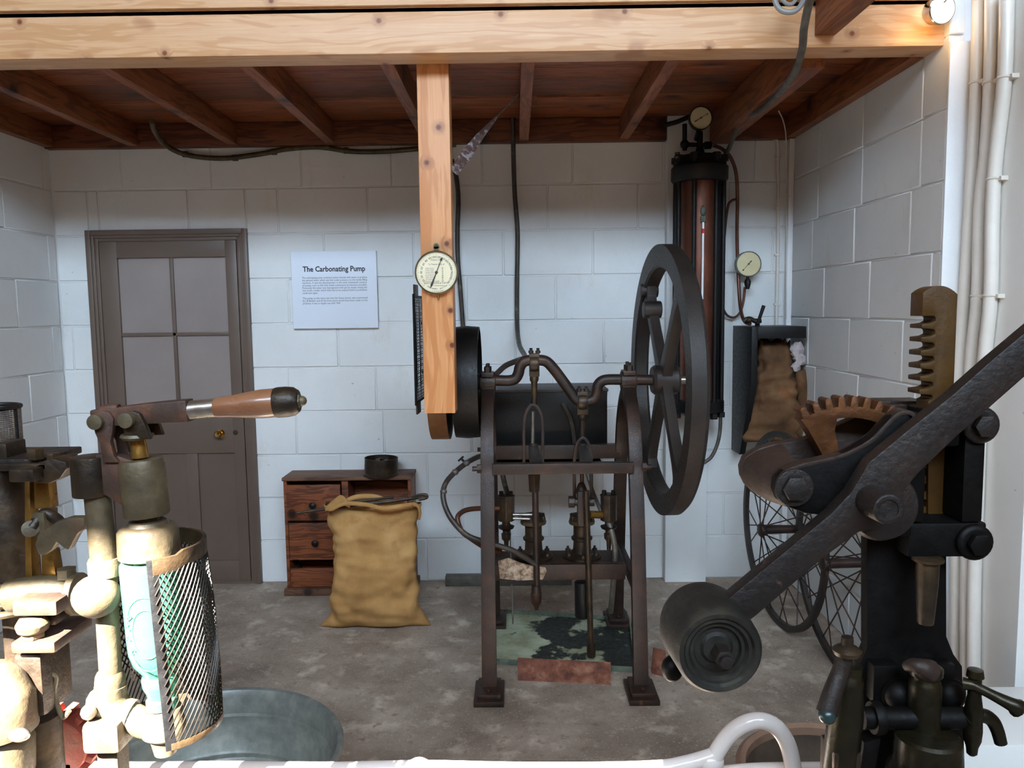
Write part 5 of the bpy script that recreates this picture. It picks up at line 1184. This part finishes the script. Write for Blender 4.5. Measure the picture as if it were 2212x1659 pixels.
# lever
La = [(206, 902), (260, 898), (310, 893), (360, 889), (412, 886)]
MB().bar([B(x, y) for x, y in La], (0, 1, 0), lambda t: .011, lambda t: .0095+.003*t, k=3).o('lever_arm', 'rustgun', fil, bevel=.0025)
MB().tube([B(408, 886), B(470, 880)], .0105, 18, raw=True).o('ferrule', 'steel', fil)
a, b = B(465, 881), B(596, 870)
MB().lathe([(.0105, 0), (.0115, .004), (.0125, .02), (.0150, .04), (.0162, .052), (.0162, (b-a).length)], a, b-a, 28).o('wooden_grip', 'handle', fil)
a, b = B(595, 870), B(646, 866)
MB().lathe([(.0164, 0), (.0172, .003), (.0172, .013), (.0160, .021), (.0125, .026), (.006, .027), (0, .027)], a, b-a, 28).o('end_cap', 'gundark', fil)
MB().hexa(B(636, 867), b-a, .0085, .007).ball(B(652, 866), .0058, n=12).o('end_nut', 'gun', fil, bevel=.001)
MB().tube([B(222, 888, FY-.004), B(240, 882, FY-.004), B(256, 884, FY-.004)], .006, 10).o('lever_lug', 'rustgun', fil)
# spindle and cap over the bottle
a = B(316, 1112); b = B(319, 1140)
MB().cyl(b, a, .0115, .0125, 24).o('spindle_neck', 'brass', fil)
ctop = B(319, 1128)
MB().lathe([(.0115, .010), (.014, .004), (.020, .002), (.0225, -.002), (.029, -.004), (.0325, -.009), (.0330, -.032), (.0325, -.038), (.029, -.038), (.028, -.030), (0, -.028)], ctop, (0, 0, 1), 40).o('bottle_cap', 'gun', fil)
# drip cup under the bottle
ccp = B(352, 1528)
MB().lathe([(.020, .0), (.0215, -.003), (.0225, -.016), (.024, -.018), (.024, -.03), (.016, -.036), (.012, -.055), (0, -.055)], ccp, (0, 0, 1), 32).o('bottle_cup', 'gun', fil)
MB().tube([B(275, 1545), B(320, 1565), B(352, 1560)], .0165, 16).o('cup_arm', 'gun', fil)
# bottle (inverted, pinched neck)
bt = B(320, 1205, FY); bb = B(352, 1528, FY); ax = (bb-bt); Lb = ax.length; axn = ax.normalized()
bot = T('glass_bottle', 'green aqua pinched neck glass bottle held upside down in the brass filler', 'bottle', bb)
pr = [(0, -.002), (.026, -.002), (.0305, .004), (.0310, .01), (.0310, Lb*.50), (.0305, Lb*.60), (.027, Lb*.68), (.0190, Lb*.745), (.0180, Lb*.765), (.0200, Lb*.79), (.0195, Lb*.84), (.0165, Lb*.88), (.0150, Lb*.92), (.0175, Lb*.935), (.0175, Lb*.99), (.0150, Lb)]
inn = [(r_-.0028, h-(.0 if h > 0 else -.006)) for r_, h in reversed(pr[3:])]+[(.026, .008), (0, .006)]
MB().lathe(pr+inn, bt, axn, 48).o('bottle_glass', 'glass', bot)
MB().ball(bt+axn*Lb*.80, .0085, n=16).o('marble', 'glass', bot)
fx_, fw2 = bt+axn*.070, None
U_ = V((1, 0, 0)); cB = bt+axn*.078
def onb(u, v, r_=.0313, off=0):           # point on the bottle face: u across (rad), v along the axis
    c = bt+axn*(.078+v); return V((c.x+math.sin(u)*r_, c.y-math.cos(u)*r_, c.z))
mb = MB()
for s_ in (1.0, .66):
    pts = [onb(s_*.80*math.cos(t)*1.0+.18, s_*.042*math.sin(t)) for t in [2*PI*i/36 for i in range(37)]]
    mb.tube(pts, .0006, 6, raw=True)
mb.o('embossed_ring', 'glass', bot)
for s_, a0, sp in (('BOWLER', -15, 100), ('BATH', 180, 75)):
    for i, chh in enumerate(s_):
        t = R(a0+sp*(i/(len(s_)-1)-.5)); u = .18+.66*math.cos(t); v = -.035*math.sin(t)
        c = onb(u, -v if False else v, .0315)
        Un = V((math.cos(u), math.sin(u), 0)); W = V((0, 0, 1))
        rad = (Un*math.cos(t)-W*math.sin(t) if True else 0)
        Wd = rad.normalized(); nrm = V((math.sin(u), -math.cos(u), 0)); Uu = Wd.cross(nrm)
        if Uu.cross(Wd).dot(nrm) < 0: Uu = -Uu
        text(chh, c, .0105, 'glass', bot, U=Uu, W=Wd, depth=.0007, name='embossed_letter')
# wire guard
gcn = B(332, 1380, FY+.012); GR = .0605
gdn = T('wire_guard', 'curved dark wire mesh guard wrapped round the back of the green bottle', 'guard', V((gcn.x, gcn.y, B(380, 1590).z)))
gz1 = B(400, 1185).z; gz0 = B(400, 1570).z
def gp(a, z_, r_=GR): return V((gcn.x+.010*(gz1-z_)/(gz1-gz0)+r_*math.cos(a), gcn.y+r_*math.sin(a), z_))
aA, aB = R(-62), R(178); na_ = 42; nz_ = 34
mb = MB()
def bulge(t): return GR*(1+.05*math.sin(t*PI))
for i in range(na_+1):
    a = aA+(aB-aA)*i/na_
    for s_ in (1, -1):
        pts = []
        for k in range(-24, 25):
            t = .5+k/24; a2 = a+s_*(t-.5)*2.0
            if aA <= a2 <= aB and 0 <= t <= 1: pts.append(gp(a2, gz0+(gz1-gz0)*t*.96, bulge(t)+s_*.0008))
        if len(pts) > 1: mb.tube(pts, .0009, 5, raw=True)
for k in range(20):
    for s_ in (1, -1):
        pts = []; a = (aA if s_ > 0 else aB)
        t0 = k/20
        for j in range(30):
            t = t0+j/24; a2 = a+s_*(t-t0)*2.0
            if aA <= a2 <= aB and t <= 1: pts.append(gp(a2, gz0+(gz1-gz0)*t*.96, bulge(t)+s_*.0008))
        if len(pts) > 1 and k % 1 == 0 and a+s_*0 == a and t0 > .0: mb.tube(pts, .0009, 5, raw=True)
mb.o('guard_mesh', 'guard', gdn, kind='stuff')
top = [gp(aA+(aB-aA)*i/30, gz1-.004*(1 if i > 3 else 2)) for i in range(31)]
MB().bar(top, (0, 0, 1), .009, .0022, raw=True).o('top_band', 'gundark', gdn, bevel=.0008)
MB().bar([gp(aA+(aB-aA)*i/30, gz0) for i in range(31)], (0, 0, 1), .004, .002, raw=True).o('bottom_band', 'gundark', gdn, bevel=.0008)
d = V((-math.sin(aA), math.cos(aA), 0))
MB().bar([gp(aA, gz1), gp(aA, (gz0+gz1)/2), gp(aA, gz0-.004)], d, .0055, .0016).o('edge_strip', 'black', gdn, bevel=.0006)
MB().tube([gp(R(95), gz0), gp(R(95), gz0-.012, .03), V((ccp.x, ccp.y, ccp.z-.03))], .005, 8).o('guard_stay', 'gundark', gdn)

# ---------------- second, bigger machine at the left edge
LY = .95
def C(x, y, Y=LY): return P(x, y, Y)
m2 = T('bottling_machine', 'partly sunlit brass and iron bottling machine cut off by the left edge of the picture', 'machine', (C(40, 1600).x, LY, BT))
def cbox(x0, y0, x1, y1, Ya, Yb):
    a = C((x0+x1)/2, y1, Ya); b = C((x0+x1)/2, y0, Ya); return (V((C(x0, (y0+y1)/2, Ya).x, Ya, a.z)), V((C(x1, (y0+y1)/2, Ya).x, Yb, b.z)))
MB().box(*cbox(-60, 992, 90, 1008, LY-.01, LY+.08)).o('top_plate', 'pressbrown', m2, bevel=.002)
MB().box(*cbox(18, 1015, 72, 1042, LY-.04, LY+.01)).box(*cbox(-40, 1002, 100, 1018, LY-.02, LY+.05)).o('top_clamp', 'gundark', m2, bevel=.002)
MB().prism([C(x, y, LY-.02) for x, y in ((70, 1005), (110, 990), (142, 998), (145, 1012), (128, 1035), (105, 1045), (72, 1045))], (0, .03, 0)).o('clamp_jaw', 'gundark', m2, bevel=.003)
MB().hexa(C(78, 992, LY-.01), (0, 0, 1), .010, .014).hexa(C(115, 996, LY-.0), (0, 0, 1), .008, .010).o('clamp_bolt', 'gundark', m2, bevel=.001)
MB().box(*cbox(-20, 958, 14, 992, LY, LY+.04)).o('top_block', 'gundark', m2, bevel=.003)
for (x0, x1, y1, mm) in ((52, 64, 1275, 'brass'), (72, 104, 1100, 'brass')):
    MB().prism([C(x0, 1040), C(x1, 1040), C(x1+6, y1), C(x0+2, y1)], (0, .018, 0)).o('pillar', mm, m2, bevel=.002)
MB().prism([C(88, 1190), C(112, 1190), C(124, 1262), C(90, 1262)], (0, .018, 0)).o('pillar', 'brass', m2, bevel=.002)
# green bottle in a dark cage behind
cgc = C(14, 1120, LY+.07)
MB().lathe([(.034, -.11), (.036, -.10), (.036, .06), (.030, .07), (.030, .052), (.030, -.1)], cgc, (0, 0, 1), 28, True).o('cage', 'gundark', m2)
for k in range(5):
    MB().torus(C(12+k*1.5, 1232+k*17, LY+.07), (0, 0, 1), .030+.006*k, .005, 28, 8).o('spring_coil', 'olive', m2)
c_ = C(14, 1120, LY+.07); MB().cyl(V((c_.x, c_.y, BT)), V((c_.x, c_.y, c_.z-.10)), .014, n=16).cyl(V((c_.x, c_.y, BT)), V((c_.x, c_.y, BT+.02)), .05, n=24).o('cage_column', 'gundark', m2)
# clutch bits
MB().box(*cbox(70, 1108, 96, 1160, LY-.03, LY)).o('catch_plate', 'gun', m2, bevel=.002)
MB().cyl(C(66, 1142, LY-.035), C(66, 1142, LY-.01), .010, n=18).o('catch_bolt', 'gun', m2, bevel=.001)
MB().prism([C(x, y, LY-.05) for x, y in ((74, 1178), (80, 1160), (96, 1145), (120, 1128), (150, 1118), (182, 1118), (182, 1145), (168, 1152), (158, 1170), (148, 1190), (136, 1184), (122, 1172), (112, 1188), (96, 1200), (82, 1200))], (0, .014, 0)).o('cam_hook', 'gun', m2, bevel=.003)
MB().tube([C(70, 1140, LY-.03), C(95, 1110, LY-.02), C(118, 1118, LY-.02), C(135, 1135, LY-.03)], .007, 10).o('cam_link', 'gundark', m2)
# big flange block lit by the sun
MB().tube([C(22, 1288), C(60, 1280), C(110, 1276), C(150, 1282)], lambda t: .020, 18).o('flange_pipe', 'gun', m2)
MB().lathe([(.0, 0), (.022, 0), (.026, .004), (.026, .012), (.012, .014)], C(152, 1282), (1, 0, 0), 24).hexa(C(145, 1248), (0, 0, 1), .012, .012).o('pipe_union', 'gun', m2)
MB().box(*cbox(25, 1300, 122, 1332, LY-.05, LY+.02)).o('flange_block', 'rustgun', m2, bevel=.004)
MB().box(*cbox(70, 1332, 120, 1352, LY-.03, LY+.02)).o('neck_block', 'gundark', m2, bevel=.003)
MB().lathe([(.010, 0), (.017, .004), (.019, .012), (.014, .020), (0, .022)], C(72, 1368, LY-.04), (0, 0, 1), 20).hexa(C(72, 1376, LY-.04), (0, 0, 1), .014, .012).o('cap_nut', 'gun', m2, bevel=.001)
MB().box(*cbox(22, 1388, 118, 1413, LY-.055, LY+.03)).o('bed_plate', 'rustgun', m2, bevel=.004)
MB().box(*cbox(30, 1413, 92, 1552, LY-.045, LY+.02)).o('body', 'gundark', m2, bevel=.008)
MB().cyl(C(75, 1545, LY-.01), V((C(75, 1545, LY-.01).x, LY-.01, BT)), .030, .030, 28).o('pedestal', 'gundark', m2, bevel=.002)
MB().lathe([(.0, .040), (.018, .036), (.032, .022), (.040, .004), (.043, 0), (.043, -.045), (.030, -.05)], C(-10, 1500, LY-.06), (0, 0, 1), 36).o('dome', 'gun', m2)
dmx = C(-10, 1500, LY-.06)
MB().lathe([(.034, -.05), (.038, -.06), (.036, -.10)], dmx, (0, 0, 1), 32).cyl(V((dmx.x, dmx.y, BT)), dmx-V((0, 0, .09)), .034, n=28).o('dome_column', 'gun', m2)
MB().ball(C(42, 1588, LY-.09), .008, (1.6, 1, 1), 12).o('knob', 'steel', m2)
MB().tube([C(90, 1455, LY-.03), C(120, 1460, LY-.02), C(118, 1500, LY-.02), C(135, 1548, LY-.02), C(150, 1535, LY-.02)], .003, 8).o('wire_catch', 'gun', m2)
# mesh drum at far left
md = T('mesh_cylinder', 'fine grey wire mesh guard cylinder with dark rim at the left edge', 'guard', C(0, 985, LY+.06))
cm = C(-20, 985, LY+.06); hm = C(0, 880, LY+.06).z-cm.z; rm = 62/FPX*1.01
mb = MB()
for i in range(56):
    a = 2*PI*i/56; mb.cyl(cm+V((rm*math.cos(a), rm*math.sin(a), 0)), cm+V((rm*math.cos(a+.0), rm*math.sin(a+.0), hm)), .0006, n=4)
for k in range(26): mb.torus(cm+V((0, 0, hm*k/26)), (0, 0, 1), rm, .0006, 36, 4)
mb.o('wire_mesh', 'steel', md, kind='stuff')
MB().torus(cm+V((0, 0, hm)), (0, 0, 1), rm, .003, 40, 8).o('rim', 'black', md)
MB().cyl(cm-V((0, 0, .006)), cm, rm+.004, n=36).o('base_disc', 'gundark', md)
MB().cyl(V((cm.x-.045, cm.y+.01, BT)), V((cm.x-.045, cm.y+.01, cm.z-.006)), .011, n=14).o('stand_rod', 'gundark', md)
MB().cyl(cm+V((rm, 0, 0)), cm+V((rm, 0, hm)), .002, n=8).o('seam', 'black', md)
# red oxide gear housing beyond the machines
rc = P(140, 1600, 1.02)
rd = T('red_gear_housing', 'small red oxide painted gear wheel low down between the two brass machines', 'gear', V((rc.x, 1.02, BT)))
MB().cyl((rc.x, 1.0, rc.z), (rc.x, 1.04, rc.z), .040, n=30).o('gear_body', 'redbase', rd, bevel=.004)
for k in range(14):
    a = 2*PI*k/14; c = V((rc.x+.043*math.cos(a), 1.02, rc.z+.043*math.sin(a)))
    MB().cb(c, (.012, .03, .009), Matrix.Rotation(-a, 3, 'Y')).o('gear_tooth', 'redbase', rd, bevel=.001)
MB().box((rc.x-.02, 1.0, BT), (rc.x+.02, 1.04, rc.z-.02)).o('gear_stand', 'redbase', rd, bevel=.003)
bpy.context.view_layer.update()
